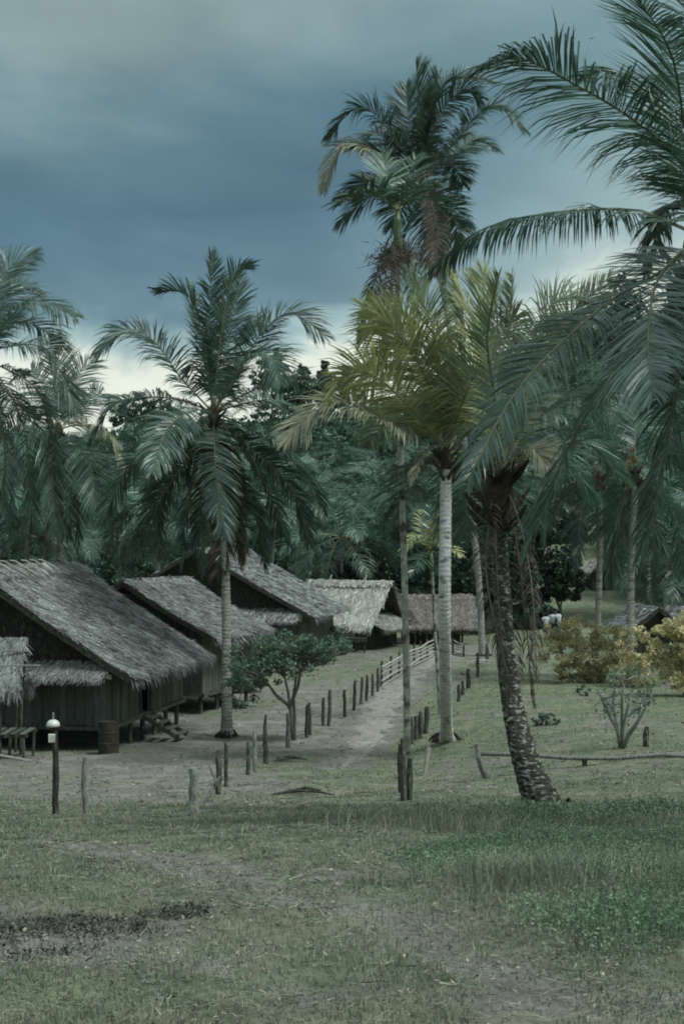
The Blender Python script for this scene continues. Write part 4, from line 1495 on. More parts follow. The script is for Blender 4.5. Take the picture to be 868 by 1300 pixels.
# E: leaning palm with its skirt of dead fronds
gE = on_ground(697, 17.0)
dE = 18.0
rootE, cE = palm('leaning palm with a dark scaly trunk and a skirt of dead fronds', (632, 606), dE, gE, 3.1, [
    ([(642, 520), (644, 455), (650, 350)], 1, dict(mat='frond_lime', droop=.2, lift=.7, leaf=.55)), ([(655, 500), (684, 410), (720, 375), (760, 400)], 1, dict(mat='frond_lime', droop=.5, leaf=.65)),
    ([(660, 520), (706, 420), (775, 350)], 1, dict(mat='frond_lime', droop=.4, leaf=.6)), ([(622, 510), (608, 430), (572, 345)], 1, dict(mat='frond_yellow', droop=.3, leaf=.55)),
    ([(628, 510), (618, 430), (632, 350)], -1, dict(mat='frond_lime', droop=.3, lift=.8, leaf=.45)), ([(672, 540), (725, 500), (800, 500)], 1, dict(droop=.6)),
    ([(650, 585), (676, 570), (694, 590)], -1, dict(mat='frond_pale', L=1.1, leaf=.45)), ([(680, 580), (740, 560), (790, 610)], 1, dict(droop=.7)),
    ([(622, 650), (618, 740), (650, 880)], -1, dict(rmat='rachis_dead', rr=.016, leaf=.34, droop=2.4, width=.014, gap=.35, n=90, mat='frond_old', L=2.95)), ([(628, 670), (632, 760), (644, 900)], -1, dict(rmat='rachis_dead', rr=.016, leaf=.34, droop=2.4, width=.014, gap=.35, n=90, mat='frond_old', L=3)),
    ([(650, 660), (664, 760), (677, 900)], 1, dict(rmat='rachis_dead', rr=.016, leaf=.34, droop=2.4, width=.014, gap=.35, n=90, mat='frond_old', L=3)), ([(655, 650), (674, 740), (681, 860)], -1, dict(rmat='rachis_dead', rr=.016, leaf=.34, droop=2.4, width=.014, gap=.35, n=90, mat='frond_old', L=2.8)),
    ([(640, 670), (648, 760), (655, 890)], 1, dict(rmat='rachis_dead', rr=.016, leaf=.4, droop=2.4, width=.014, gap=.35, n=90, mat='frond_old', L=3))],
    bark='palm_bark_dark', mid=[(664, 955, 17.3), (645, 860, 17.8), (636, 740, 18.0)], r0=.135, r1=.10, flare_len=.75, seed=5, leaf=.75, n=140, width=.022, droop=.55, nuts=0, flare=2.1, trunk_n=14, hr=.13)
# F: the near palm whose crown hangs in from the right
gF = Vector((4.25, 15.2, gz(4.25, 15.2)))
palm('near coconut palm at the right edge whose great fronds hang into view', (888, 300), 15, gF, 4.2, [
    ([(868, 212), (800, 150), (730, 108), (660, 74), (612, 84)], -1, dict(droop=1.0, leaf=.95, twist=.35)), ([(850, 283), (800, 266), (700, 270), (610, 292), (545, 345)], 1, dict(droop=1.5, leaf=.62, L=4.0, twist=.15, lift=-.25)),
    ([(862, 322), (832, 360), (822, 430), (828, 500)], -1, dict(mat='frond_painted_sheen', droop=.35, leaf=.85, L=2.9, twist=.25)), ([(840, 345), (770, 385), (660, 490), (592, 612)], -1, dict(droop=.6, leaf=.70, twist=-.45)),
    ([(850, 390), (790, 460), (725, 560), (667, 700)], 1, dict(droop=.5, leaf=.72, twist=-.5)), ([(872, 420), (850, 540), (812, 730)], -1, dict(droop=.7, leaf=.7, L=3.9, mat='frond_areca')),
    ([(872, 200), (853, 74), (800, -15)], -1, dict(droop=.35, leaf=.9, L=4.4)), ([(872, 210), (830, 120), (775, 90), (734, 98)], 1, dict(droop=1.1, leaf=.8, L=3.4, twist=.2)),
    ([(870, 262), (840, 270), (822, 345)], 1, dict(droop=1.0, leaf=.5, L=2.0)), ([(880, 200), (880, 60), (850, -60)], 1, dict(droop=.4)),
    ([(930, 220), (1000, 150), (1080, 180)], -1, {}), ([(940, 300), (1050, 320), (1120, 430)], -1, {}),
    ([(930, 380), (1000, 480), (1040, 640)], -1, {}), ([(910, 200), (950, 80), (1000, 0)], 1, {}), ([(930, 420), (960, 560), (970, 700)], -1, {})],
    r0=.17, r1=.13, seed=6, leaf=.9, n=190, width=.021, droop=.7, nuts=7, rr=.022)
# G: palm at the left edge
palm('coconut palm cut by the left edge of the picture, behind the large hut', (-22, 455), 47, Vector((-13.4, 49, gz(-13.4, 49))), 4.4, [
    ([(-8, 390), (12, 340), (47, 322)], 1, dict(droop=.6)), ([(0, 420), (40, 382), (96, 402)], -1, dict(droop=.8)), ([(0, 400), (25, 365), (50, 372)], 1, {}),
    ([(10, 440), (60, 445), (98, 520)], -1, {}), ([(10, 470), (50, 500), (76, 600)], -1, {}), ([(0, 480), (30, 540), (42, 650)], -1, {}), ([(-10, 490), (5, 560), (8, 660)], -1, {}),
    ([(0, 420), (40, 410), (78, 440)], 1, {}), ([(-20, 390), (-10, 320)], 1, dict(droop=.3)), ([(-60, 420), (-120, 440)], -1, {}), ([(-50, 480), (-90, 570)], -1, {}), ([(10, 500), (60, 560), (70, 680)], 1, {})],
    seed=7, leaf=1.4, width=.036, n=140, droop=.65)
# H: palm behind the large hut
palm('coconut palm with a pale trunk right behind the ridge of the large hut', (75, 545), 53, on_ground(80, 53), 3.9, [
    ([(74, 490), (71, 430)], 1, dict(droop=.3)), ([(90, 500), (104, 470), (122, 458)], 1, dict(droop=.5)), ([(100, 520), (125, 500), (142, 512)], 1, {}), ([(60, 500), (40, 470), (20, 480)], 1, {}),
    ([(100, 540), (135, 550), (155, 598)], -1, dict(mat='frond_pale', droop=1.0)), ([(92, 560), (115, 590), (123, 645)], -1, {}), ([(60, 570), (45, 610), (38, 670)], -1, {}),
    ([(50, 550), (20, 570), (2, 620)], -1, {}), ([(80, 590), (95, 630), (100, 690)], -1, {}), ([(70, 590), (66, 640), (62, 700)], -1, dict(mat='frond_dead', rmat='rachis_dead')), ([(50, 530), (20, 520), (-5, 550)], 1, {}),
    ([(86, 590), (88, 640), (84, 680)], 1, {})],
    seed=8, leaf=1.35, width=.042, n=120, droop=.65, r0=.15, r1=.11, nuts=8)
# I, J: two palms behind the golden bushes
palm('coconut palm with a smooth grey trunk behind the left golden bush', (760, 606), 60, on_ground(755, 60), 4.2, [
    ([(740, 560), (710, 540), (680, 570)], 1, {}), ([(730, 600), (700, 620), (690, 690)], -1, {}), ([(780, 560), (820, 545), (850, 590)], 1, {}), ([(790, 610), (825, 640), (835, 710)], -1, {}),
    ([(755, 550), (740, 500)], 1, dict(droop=.4)), ([(770, 550), (790, 500)], 1, dict(droop=.4)), ([(745, 630), (735, 670), (732, 720)], -1, {}), ([(775, 630), (785, 680), (782, 730)], -1, {})],
    mid=[(761, 700, 60)], seed=9, leaf=1.35, width=.045, n=110, extra=6, r0=.145, r1=.13, flare=1.3)
palm('coconut palm with a rough grey trunk rising through the right golden bush', (806, 600), 56, on_ground(798, 56), 4.2, [
    ([(800, 570), (797, 590), (795, 622)], -1, dict(mat='frond_orange', rmat='rachis_dead', L=1.2, leaf=.35)), ([(780, 560), (740, 540), (705, 580)], 1, {}), ([(835, 560), (870, 560), (900, 610)], 1, {}),
    ([(830, 620), (858, 660), (865, 730)], -1, {}), ([(790, 640), (775, 690), (772, 740)], -1, {}), ([(806, 540), (815, 480)], 1, dict(droop=.4)), ([(820, 640), (830, 690), (826, 745)], -1, {})],
    mid=[(801, 720, 56)], seed=10, leaf=1.35, width=.045, n=110, extra=5, r0=.16, r1=.14, flare=1.25)


# ------------------------------------------------------------------ palms farther back: shared meshes
FAR_F = []
for k in range(9):
    el = [.9, .6, .35, .1, -.1, .75, .2, -.4, .5][k]
    pts = arc_frond((0, 0, 0), 0, el, 4.6, [1.2, 1.5, 1.6, 1.5, 1.3, 1.0, 1.7, 1.0, 1.8][k])
    V, tn, A, Lt = frond_geo(pts, n=70, leaf=1.5, width=.07, twist=[.6, -.7, .5, -.6, .4, .8, -.5, .3, -.8][k], droop=[.5, .7, .9, 1, 1.1, .5, .9, 1.2, .8][k], seed=900 + k, segs=2)
    me = quads('far_frond', V, tn, weld=True)
    me.materials.append(MAT['frond_far'])
    mb = MB()
    mb.tube(A[::5], list(np.linspace(.05, .012, len(A[::5]))), n=4)
    rm = mb.mesh('far_rachis')
    rm.materials.append(MAT['rachis'])
    FAR_F.append((me, rm, el))
FAR_T = {}


def far_palm(label, cpx, d, scale=1.0, seed=0, nf=20, lean=0.0, group='coconut palms below the hill', pale=False):
    c = at(*cpx, d)
    bx = c.x + lean
    g = Vector((bx, d, gz(bx, d)))
    root = thing('coconut_palm', g, label, 'palm tree', group)
    palm_trunk(root, [g - UP * .2, (g + c) / 2 + Vector((-lean * .2, 0, 0)), c], .16, .11, 'palm_bark', ring=.5, n=7, flare=1.3, roots=False)
    q = random.Random(seed)
    for k in range(nf):
        me, rm, el = FAR_F[(k * 4 + seed) % len(FAR_F)]
        f = bpy.data.objects.new('frond', me)
        col.objects.link(f)
        f.parent = root
        f.location = c - g
        f.rotation_euler = (q.uniform(-.2, .2), q.uniform(-.35, .45), k * 2.399 + q.uniform(-.25, .25))
        s = scale * q.uniform(.85, 1.1)
        f.scale = (s, s, s)
        r2 = bpy.data.objects.new('rachis', rm)
        col.objects.link(r2)
        r2.parent = f
    return root


BP = [((432, 682), 96, .95, 'coconut palm with a full round crown above the pale thatched hut'),
      ((205, 640), 84, .9, 'coconut palm seen between the left yard palm and the large hut ridge'),
      ((150, 690), 88, .9, 'low coconut palm just above the far end of the large hut ridge'),
      ((35, 680), 80, .95, 'low coconut palm behind the left end of the large hut ridge'),
      ((378, 652), 104, .95, 'coconut palm between the broad gabled hut and the round-crowned palm'),
      ((490, 690), 106, .9, 'coconut palm over the pale hut beside the thin areca trunk'),
      ((606, 640), 98, .85, 'slim coconut palm between the white trunk and the leaning palm'),
      ((578, 690), 100, .8, 'low coconut palm over the roof of the brown hut'),
      ((672, 640), 112, .9, 'coconut palm behind the skirt of the leaning palm'),
      ((520, 640), 122, .9, 'small coconut palm on the foot of the hill behind the areca trunk'),
      ((455, 640), 126, .9, 'small coconut palm on the foot of the hill above the pale hut'),
      ((410, 612), 136, .9, 'small coconut palm on the hill right of the yard palm'),
      ((560, 610), 140, .9, 'small coconut palm on the hill behind the white trunk top'),
      ((480, 600), 150, .9, 'small coconut palm high on the hill left of the areca trunk'),
      ((350, 620), 116, .9, 'coconut palm behind the right fronds of the yard palm'),
      ((110, 640), 96, .95, 'coconut palm between the large hut ridge and the left pale palm'),
      ((846, 700), 78, .95, 'coconut palm above the pointed dark hut at the right'),
      ((822, 655), 92, .9, 'coconut palm behind the rough trunk at the right'),
      ((862, 640), 100, 1.0, 'coconut palm at the right edge behind the great dark frond'),
      ((788, 690), 118, .8, 'small coconut palm on the slope between the two right trunks'),
      ((700, 600), 128, .9, 'coconut palm on the slope above the round dark tree'),
      ((640, 580), 150, .9, 'coconut palm on the hill behind the leaning palm crown'),
      ((740, 560), 140, .9, 'coconut palm high on the slope behind the great fronds'),
      ((-20, 620), 76, 1.0, 'coconut palm at the left edge low behind the large hut'),
      ((255, 600), 110, .9, 'coconut palm behind the trunk of the yard palm'),
      ((180, 590), 130, .9, 'coconut palm on the hill between the two left palms'),
      ((310, 570), 140, .9, 'coconut palm on the hill behind the yard palm crown')]
for k, (c_, d_, s_, lab) in enumerate(BP):
    far_palm(lab, c_, d_, s_, seed=k + 3, nf=20 if d_ < 120 else 16, lean=random.Random(k).uniform(-.8, .8))


# ------------------------------------------------------------------ broadleaf trees and shrubs
def leaf_quads(C, size, r, up=.35, fold=.0):
    """leaf-shaped quads at points C"""
    n = len(C)
    nn = nrm(r.normal(0, 1, (n, 3)) + np.array([0, 0, up * 2]))
    d = nrm(np.cross(nn, r.normal(0, 1, (n, 3))))
    w = np.cross(nn, d)
    L = (size * r.uniform(.6, 1.3, n))[:, None]
    return np.stack([C - d * L * .5, C + w * L * .28 - d * L * .05, C + d * L * .5, C - w * L * .28 - d * L * .05], 1)


def crown_points(cen, rad, nclump, per, r, flat=.75, shell=.55):
    """points gathered into clumps through an ellipsoidal crown"""
    D = nrm(r.normal(0, 1, (nclump, 3)))
    rr = (shell + (1 - shell) * r.random(nclump) ** .5)[:, None]
    K = np.array(cen) + D * rr * np.array(rad)
    cr = np.array(rad).mean() * r.uniform(.16, .34, nclump)
    P = np.repeat(K, per, 0) + nrm(r.normal(0, 1, (nclump * per, 3))) * (np.repeat(cr, per) * r.random(nclump * per) ** .45)[:, None] * np.array([1, 1, flat])
    return K, P, np.repeat(r.uniform(.7, 1.3, nclump), per) * r.uniform(.8, 1.2, nclump * per)


def tree(name, label, cat, g, lobes, mat, stems, leafsize, seed, nclump=26, per=70, bark='branch', group=None, srad=.06, branches=10, up=.35):
    """lobes: [(center, radii)] in local metres; stems: list of polylines (local)"""
    root = thing(name, g, label, cat, group)
    r = np.random.default_rng(seed)
    mb = MB()
    allK = []
    PP, TT = [], []
    for cen, rad in lobes:
        K, P, t = crown_points(cen, rad, nclump, per, r)
        allK.append(K)
        PP.append(P)
        TT.append(t)
    K = np.concatenate(allK)
    for s in stems:
        s = [Vector(q) for q in s]
        mb.tube(s, list(np.linspace(srad, srad * .5, len(s))), n=7, jit=.08)
    tr = mb.build('trunk', bark, root, smooth=True)
    tips = [Vector(s[-1]) for s in stems]
    mb = MB()
    for k in range(min(branches, len(K))):
        q = Vector(K[r.integers(len(K))])
        b = min(tips, key=lambda u: (u - q).length)
        m = (b + q) / 2 + Vector(r.normal(0, .06, 3))
        mb.tube([b - Vector((0, 0, .05)), m, q], [srad * .5, srad * .33, srad * .12], n=5)
    if mb.v:
        mb.build('limbs', bark, tr)
    P = np.concatenate(PP)
    cr = link('crown', quads('crown', leaf_quads(P, leafsize, r, up), np.concatenate(TT)), mat, root)
    return root


# small tree in the yard, beside the post row
g = ground_at(372, 940, 25)
sc = F / g.y
m_ = lambda px, py, dy=0.0: tuple((at(px, py, g.y) - g) + Vector((0, dy, 0)))
tree('small_tree', 'small forked leafy tree with a low spreading crown beside the left posts', 'tree', g,
     [(m_(332, 842, .2), (1.2, 1.0, .62)), (m_(382, 830, -.1), (1.25, 1.0, .55)), (m_(312, 858, 0), (.75, .8, .5)), (m_(410, 824, .1), (.85, .7, .42)), (m_(352, 820, .3), (1.0, .8, .42))],
     'leaf_mid', [[(0, 0, -.1), m_(369, 905), m_(366, 880), m_(361, 858)], [m_(367, 896), m_(350, 882), m_(340, 868)], [m_(367, 900), m_(378, 872, .1), m_(382, 850, .1)], [(.02, .03, -.1), m_(374, 915, .15), m_(372, 885, .2), m_(376, 860, .2)]],
     .10, 11, nclump=36, per=40, srad=.06, branches=70)
# undergrowth beside the second hut
for k, (px, py, rx, rz_, lab) in enumerate([(297, 898, .9, .7, 'leafy green bush behind the yard palm trunk beside the second hut'), (315, 880, .8, .6, 'small green bush behind the small forked tree'),
                                           (262, 880, .8, .28, 'pale low shrub at the far corner of the large hut'), (425, 832, .9, .8, 'dense green bush at the corner of the broad gabled hut')]):
    g = ground_at(px, py, 30)
    tree('green_bush', lab, 'bush', g, [((0, 0, rz_ * .9), (rx, rx * .8, rz_))], 'leaf_mid', [[(0, 0, -.1), (.05, 0, rz_ * .6)], [(.05, .05, -.05), (.3, 0, rz_ * .8)]], .15, 30 + k, nclump=26, per=55, srad=.03, group='green bushes by the huts')
# big dark round tree on the slope
g = on_ground(712, 92)
m_ = lambda px, py, dy=0.0: tuple((at(px, py, 92) - g) + Vector((0, dy, 0)))
tree('round_tree', 'big dark round-crowned tree on the slope behind the leaning palm', 'tree', g,
     [(m_(696, 705), (2.2, 2, 2.1)), (m_(680, 742), (1.9, 1.7, 1.1)), (m_(718, 738), (1.25, 1.3, 1.2)), (m_(700, 665), (1.8, 1.6, 1.3)), (m_(655, 715), (1.6, 1.5, 2.0))],
     'leaf_dark', [[(0, 0, -.2), m_(711, 770), m_(716, 745)], [m_(711, 775), m_(700, 745), m_(690, 715)]], .26, 51, nclump=60, per=90, srad=.09, branches=16)
# dark thicket behind the brown hut and the path head
for k, (px, py, rx, rz_, d_, lab) in enumerate([(628, 700, 2.2, 2.8, 92, 'dark leafy tree left of the leaning palm skirt'), (640, 770, 2.2, 1.8, 90, 'dark thicket at the far end of the path'),
                                               (596, 742, 2.2, 1.6, 94, 'dark bushy tree over the right end of the brown hut'), (470, 722, 2.2, 1.2, 98, 'dark shrub behind the ridge of the pale hut')]):
    c = at(px, py, d_)
    g = Vector((c.x, d_, gz(c.x, d_)))
    tree('dark_tree', lab, 'tree', g, [(tuple(c - g), (rx, rx, rz_)), (tuple(c - g + Vector((rx * .7, 0, -rz_ * .4))), (rx * .7, rx, rz_ * .7)), (tuple(c - g + Vector((-rx * .7, 0, -rz_ * .5))), (rx * .7, rx, rz_ * .7))],
         'leaf_dark', [[(0, 0, -.2), tuple((c - g) * .5), tuple(c - g)]], .36, 55 + k, nclump=40, per=55, srad=.11, group='dark trees behind the huts')
# golden shrubs
g = ground_at(745, 882, 30)
g = on_ground(752, 57.5)
m_ = lambda px, py, dy=0.0: tuple((at(px, py, 57.5) - g) + Vector((0, dy, 0)))
tree('golden_bush', 'wide golden-leaved bush with three rounded lobes below the slope', 'bush', g,
     [(m_(712, 822), (.95, .9, 1.0)), (m_(736, 808, .3), (.95, .9, .75)), (m_(752, 840, -.2), (1.0, .9, .95)), (m_(775, 815), (.85, .9, .8)), (m_(772, 855), (.95, .9, .7)), (m_(727, 850), (.7, .8, .7))],
     'leaf_gold', [[(0, 0, -.1), m_(735, 866), m_(715, 850), m_(712, 825)], [(0, 0, -.1), m_(748, 850), m_(750, 830)], [(0, 0, -.1), m_(762, 864), m_(770, 852), m_(776, 820)]], .105, 61, nclump=40, per=75, srad=.05, branches=40)
g = on_ground(812, 55.0)
m_ = lambda px, py, dy=0.0: tuple((at(px, py, 55) - g) + Vector((0, dy, 0)))
tree('golden_bush', 'thin golden-topped bush with green sides round the rough palm trunk', 'bush', g,
     [(m_(806, 822), (.75, .8, .8)), (m_(818, 852), (.8, .8, .75)), (m_(800, 860, .2), (.7, .8, .6))], 'leaf_gold',
     [[(-.3, 0, -.1), m_(806, 850), m_(806, 825)], [(.2, 0, -.1), m_(818, 860), m_(820, 840)]], .10, 62, nclump=30, per=60, srad=.045, branches=24)
g = on_ground(868, 50.0)
m_ = lambda px, py, dy=0.0: tuple((at(px, py, 50) - g) + Vector((0, dy, 0)))
tree('golden_bush', 'dense round golden bush at the right edge, green below', 'bush', g,
     [(m_(858, 815), (.85, .9, .8)), (m_(880, 805), (1.0, .9, .8)), (m_(868, 845), (1.1, 1, .85)), (m_(895, 840), (1.0, 1, .9))], 'leaf_gold',
     [[(0, 0, -.1), m_(866, 860), m_(862, 820)], [(.4, 0, -.1), m_(885, 860), m_(885, 820)]], .11, 63, nclump=46, per=78, srad=.07, branches=26)
# bare grey shrub in front of them
g = ground_at(788, 950, 24)
m_ = lambda px, py, dy=0.0: tuple((at(px, py, g.y) - g) + Vector((0, dy, 0)))
rb = random.Random(3)
stems = [[(0, 0, -.08), m_(784, 930), m_(772, 905), m_(764, 884)], [(0, 0, -.08), m_(790, 925), m_(796, 900), m_(800, 876)], [(.02, 0, -.08), m_(796, 932), m_(812, 912), m_(822, 890)],
         [(0, .05, -.08), m_(786, 925, .3), m_(782, 895, .4), m_(786, 870, .5)], [(0, -.05, -.08), m_(792, 935, -.3), m_(804, 915, -.4), m_(808, 888, -.5)], [(.02, .03, -.08), m_(790, 915, .1), m_(790, 885, .1), m_(794, 862, .1)]]
tree('grey_shrub', 'sparse upright shrub with bare grey stems in front of the golden bushes', 'shrub', g, [(m_(792, 893), (.8, .6, .55)), (m_(800, 868), (.7, .6, .4))], 'leaf_mid', stems, .08, 71, nclump=26, per=10, bark='branch_grey', srad=.042, branches=44)
for k, (px, py, rx, lab) in enumerate([(697, 921, .30, 'low green weed clump on the grass right of the leaning trunk'), (683, 922, .22, 'tiny green weed clump close to the leaning trunk'), (742, 884, .3, 'low dark clump at the foot of the golden bush')]):
    g = ground_at(px, py, 22)
    tree('weed_clump', lab, 'plant', g, [((0, 0, .16), (rx, rx, .2))], 'leaf_mid', [[(0, 0, -.03), (0, 0, .15)]], .09, 80 + k, nclump=16, per=22, srad=.012, branches=6)


# ------------------------------------------------------------------ people beyond the golden bush
def person(px, d, h, label, seed, turn):
    x = (px - CX) / F * d
    g = Vector((x, d, gz(x, d)))
    me = bpy.data.meshes.new('person')
    k = h / 1.7
    q = random.Random(seed)
    J = [(0, 0, .95, .13), (0, 0, 1.15, .125), (0, 0, 1.38, .15), (0, 0, 1.48, .06), (0, .01, 1.56, .07), (0, .02, 1.65, .085),
         (.19, 0, 1.40, .055), (.25, .03, 1.13, .042), (.24, .14, .92, .032), (.25, .17, .82, .03),
         (-.19, 0, 1.40, .055), (-.25, .0, 1.13, .042), (-.26, .06, .88, .032), (-.26, .08, .78, .03),
         (.09, 0, .88, .085), (.10, .03, .50, .058), (.10, -.01, .09, .042), (.10, .13, .03, .035),
         (-.09, 0, .88, .085), (-.10, -.02, .50, .058), (-.11, -.08, .09, .042), (-.11, .05, .03, .035)]
    E = [(0, 1), (1, 2), (2, 3), (3, 4), (4, 5), (2, 6), (6, 7), (7, 8), (8, 9), (2, 10), (10, 11), (11, 12), (12, 13), (0, 14), (14, 15), (15, 16), (16, 17), (0, 18), (18, 19), (19, 20), (20, 21)]
    me.from_pydata([(a * k, b * k, c * k) for a, b, c, r in J], E, [])
    o = bpy.data.objects.new('person', me)
    col.objects.link(o)
    me.materials.append(MAT['skin'])
    o.location = g
    o.rotation_euler = (0, 0, turn)
    sk = o.modifiers.new('skin', 'SKIN')
    if me.skin_vertices:
        for v, (a, b, c, r) in zip(me.skin_vertices[0].data, J):
            v.radius = (r * k, r * k)
        me.skin_vertices[0].data[0].use_root = True
    ss = o.modifiers.new('sub', 'SUBSURF')
    ss.levels = ss.render_levels = 1
    tag(o, label, 'person', 'people beyond the golden bush')
    mb = MB()
    prof = [(.175, .90), (.165, 1.1), (.185, 1.3), (.175, 1.40), (.10, 1.47), (.075, 1.49)]
    mb.lathe([(r * k, z * k) for r, z in prof], n=14)
    mb.v = [(a * 1.12, b * .82, c) for a, b, c in mb.v]
    for s in (1, -1):
        mb.tube([Vector((s * .13, 0, 1.42)) * k, Vector((s * .21, .0, 1.36)) * k, Vector((s * .245, .015, 1.20)) * k], [.075 * k, .08 * k, .07 * k], n=8)
    mb.build('shirt', 'shirt_white', o, smooth=True)
    mb = MB()
    mb.lathe([(.16 * k, .93 * k), (.175 * k, .84 * k), (.17 * k, .78 * k)], n=12)
    for s in (1, -1):
        mb.tube([Vector((s * .085, 0, .86)) * k, Vector((s * .10, .02, .50)) * k], [.11 * k, .09 * k], n=8)
    mb.build('shorts', 'shorts_dark', o)
    mb = MB()
    mb.lathe([(.098 * k, 1.62 * k), (.108 * k, 1.68 * k), (.085 * k, 1.75 * k), (.02 * k, 1.775 * k)], n=12)
    mb.build('hair', 'hair', o, smooth=True)


person(692, 83, 1.55, 'person in a white shirt, left of the three beyond the golden bush', 1, .4)
person(700, 83.6, 1.62, 'person in a white shirt, in the middle of the three beyond the golden bush', 2, -.5)
person(708, 83.2, 1.68, 'person in a white shirt, right of the three beyond the golden bush', 3, .9)

# pale washing and a basin hung under the eave of the pale hut
p0 = ground_at(467, 822, 60)
pl_ = thing('basin', (p0.x, p0.y, p0.z), 'white basin set on a stake before the pale thatched hut', 'basin')
mb = MB()
mb.tube([(0, 0, -.15), (.02, 0, .85)], .035, n=6)
mb.build('stake', 'post_wood', pl_)
mb = MB()
mb.lathe([(.10, .84), (.24, .90), (.26, 1.02), (.24, 1.06), (.02, 1.08)], n=14)
mb.build('bowl', 'enamel', pl_, smooth=True)
c = at(442, 801, 76.8)
mb = MB()
V = []
for i in range(9):
    for j in range(7):
        V.append((c.x - .45 + i * .1 + .01 * math.sin(j), 76.8 + .05 * math.sin(i * 1.7) * (1 - j / 7), c.z + .35 - j * .12))
mb.add(V, [(i * 7 + j, i * 7 + j + 1, (i + 1) * 7 + j + 1, (i + 1) * 7 + j) for i in range(8) for j in range(6)])
o = mb.build('hanging_cloth', 'cloth_pale')
so = o.modifiers.new('s', 'SOLIDIFY')
so.thickness = .01
tag(o, 'pale cloth hung under the eave at the left end of the pale thatched hut', 'cloth')


# ------------------------------------------------------------------ forest on the hill: one mass of crowns
def forest():
    r = np.random.default_rng(99)
    V, T = [], []
    n = 1100
    a = r.uniform(-.34, .34, n * 3)
    d = 100 + 195 * r.random(n * 3) ** .75
    x = a * d
    # leave the grass slope at the right open
    op = (a > .118) & (a < .2) & (d < 134)
    keep = ~op
    a, d, x = a[keep][:n], d[keep][:n], x[keep][:n]
    z = H(x, d)
    for i in range(n):
        far = (d[i] - 100) / 200
        h = r.uniform(2.6, 5.0) + 3.2 * far * r.random()
        w = r.uniform(1.7, 3.4) * (1 + .35 * far)
        nc, per = int(16 - 4 * far), int(22 - 4 * far)
        K, P, t = crown_points((x[i], d[i], z[i] + h * .62), (w, w, h * .45), nc, per, r)
        V.append(leaf_quads(P, .55 + .35 * far, r, .45))
        T.append(t * r.uniform(.65, 1.4))
    # understorey near the huts
    m = 150
    a = r.uniform(-.30, .30, m)
    d = r.uniform(90, 112, m)
    ok = ~((a > .10) & (a < .21))
    for aa, dd in zip(a[ok], d[ok]):
        xx = aa * dd
        K, P, t = crown_points((xx, dd, gz(xx, dd) + .9), (2.0, 1.6, 1.3), 14, 24, r)
        V.append(leaf_quads(P, .42, r, .45))
        T.append(t * r.uniform(.7, 1.3))
    # palm crowns standing all over the lower hillside
    coarse = []
    for k in range(6):
        A_, tn_, _, _ = frond_geo(arc_frond((0, 0, 0), 0, [.9, .6, .3, .1, -.2, .7][k], 4.4, [1.2, 1.5, 1.5, 1.4, 1.0, 1.7][k]), n=22, leaf=1.5, width=.17, droop=.8, seed=950 + k, segs=1, twist=[.5, -.6, .4, -.4, .5, -.6][k])
        coarse.append((A_, tn_))
    m = 230
    a = r.uniform(-.30, .30, m)
    d = 104 + 125 * r.random(m) ** 1.2
    for aa, dd in zip(a, d):
        if .115 < aa < .205 and dd < 132:
            continue
        xx = aa * dd
        c_ = np.array([xx, dd, gz(xx, dd) + r.uniform(4.5, 8.5)])
        ph = r.uniform(0, 6.28)
        tv = r.uniform(.65, 1.3)
        for k in range(13):
            A_, tn_ = coarse[r.integers(6)]
            an = ph + k * 2.399
            R = np.array([[math.cos(an), -math.sin(an), 0], [math.sin(an), math.cos(an), 0], [0, 0, 1]])
            V.append(A_ @ R.T * r.uniform(.8, 1.1) + c_)
            T.append(tn_ * tv)
    o = link('forest', quads('forest', np.concatenate(V), np.concatenate(T)), 'leaf_forest')
    tag(o, 'dense dark green forest covering the hill behind the village', 'forest', kind='stuff')
    return


forest()


def ridge_tree(px, pyt, d, w, h, lab, seed, conic=False):
    c = at(px, pyt, d)
    g = Vector((c.x, d, gz(c.x, d)))
    H_ = c.z - g.z
    if conic:
        lobes = [((0, 0, H_ - h * .15), (w * .25, w * .25, h * .2)), ((0, 0, H_ - h * .4), (w * .5, w * .5, h * .2)), ((0, 0, H_ - h * .75), (w * .7, w * .7, h * .25))]
    else:
        lobes = [((0, 0, H_ * .35), (w * 1.1, w * .9, H_ * .3)), ((0, 0, H_ - h * .45), (w * .7, w * .6, h * .42)), ((w * .5, 0, H_ - h * .6), (w * .5, w * .5, h * .3)), ((-w * .5, 0, H_ - h * .65), (w * .5, w * .5, h * .3))]
    tree('hill_tree', lab, 'tree', g, lobes, 'leaf_forest', [[(0, 0, -.3), (.1, 0, H_ * .5), (0, 0, H_ - h * .3)]], .85, seed, nclump=22, per=26, srad=.22, group='trees on the crest of the hill', branches=14)


for k, (px, py, w, h, cn, lab) in enumerate([
        (392, 460, 4.0, 8, 0, 'round tree on the hill crest right of the yard palm crown'), (412, 457, 2.4, 9, 1, 'pointed tree on the hill crest between two round ones'),
        (432, 470, 3.6, 7, 0, 'rounded tree on the hill crest left of the tall palm hanging fronds'), (372, 476, 4.2, 8, 0, 'broad tree on the hill crest just right of the yard palm'),
        (345, 440, 4.4, 11, 0, 'tall tree on the hill crest behind the right fronds of the yard palm'), (170, 497, 4.6, 7, 0, 'broad low tree on the hill crest left of the yard palm'), (205, 502, 4, 7, 0, 'low tree on the hill crest behind the left fronds of the yard palm'),
        (700, 398, 4.6, 10, 0, 'tree on the hill crest seen through the fronds above the leaning palm'), (735, 388, 4.6, 10, 0, 'tree on the hill crest left of the great pale frond'), (780, 345, 5, 11, 0, 'tall tree on the hill crest under the level frond')]):
    ridge_tree(px, py, 268, w, h, lab, 400 + k, bool(cn))


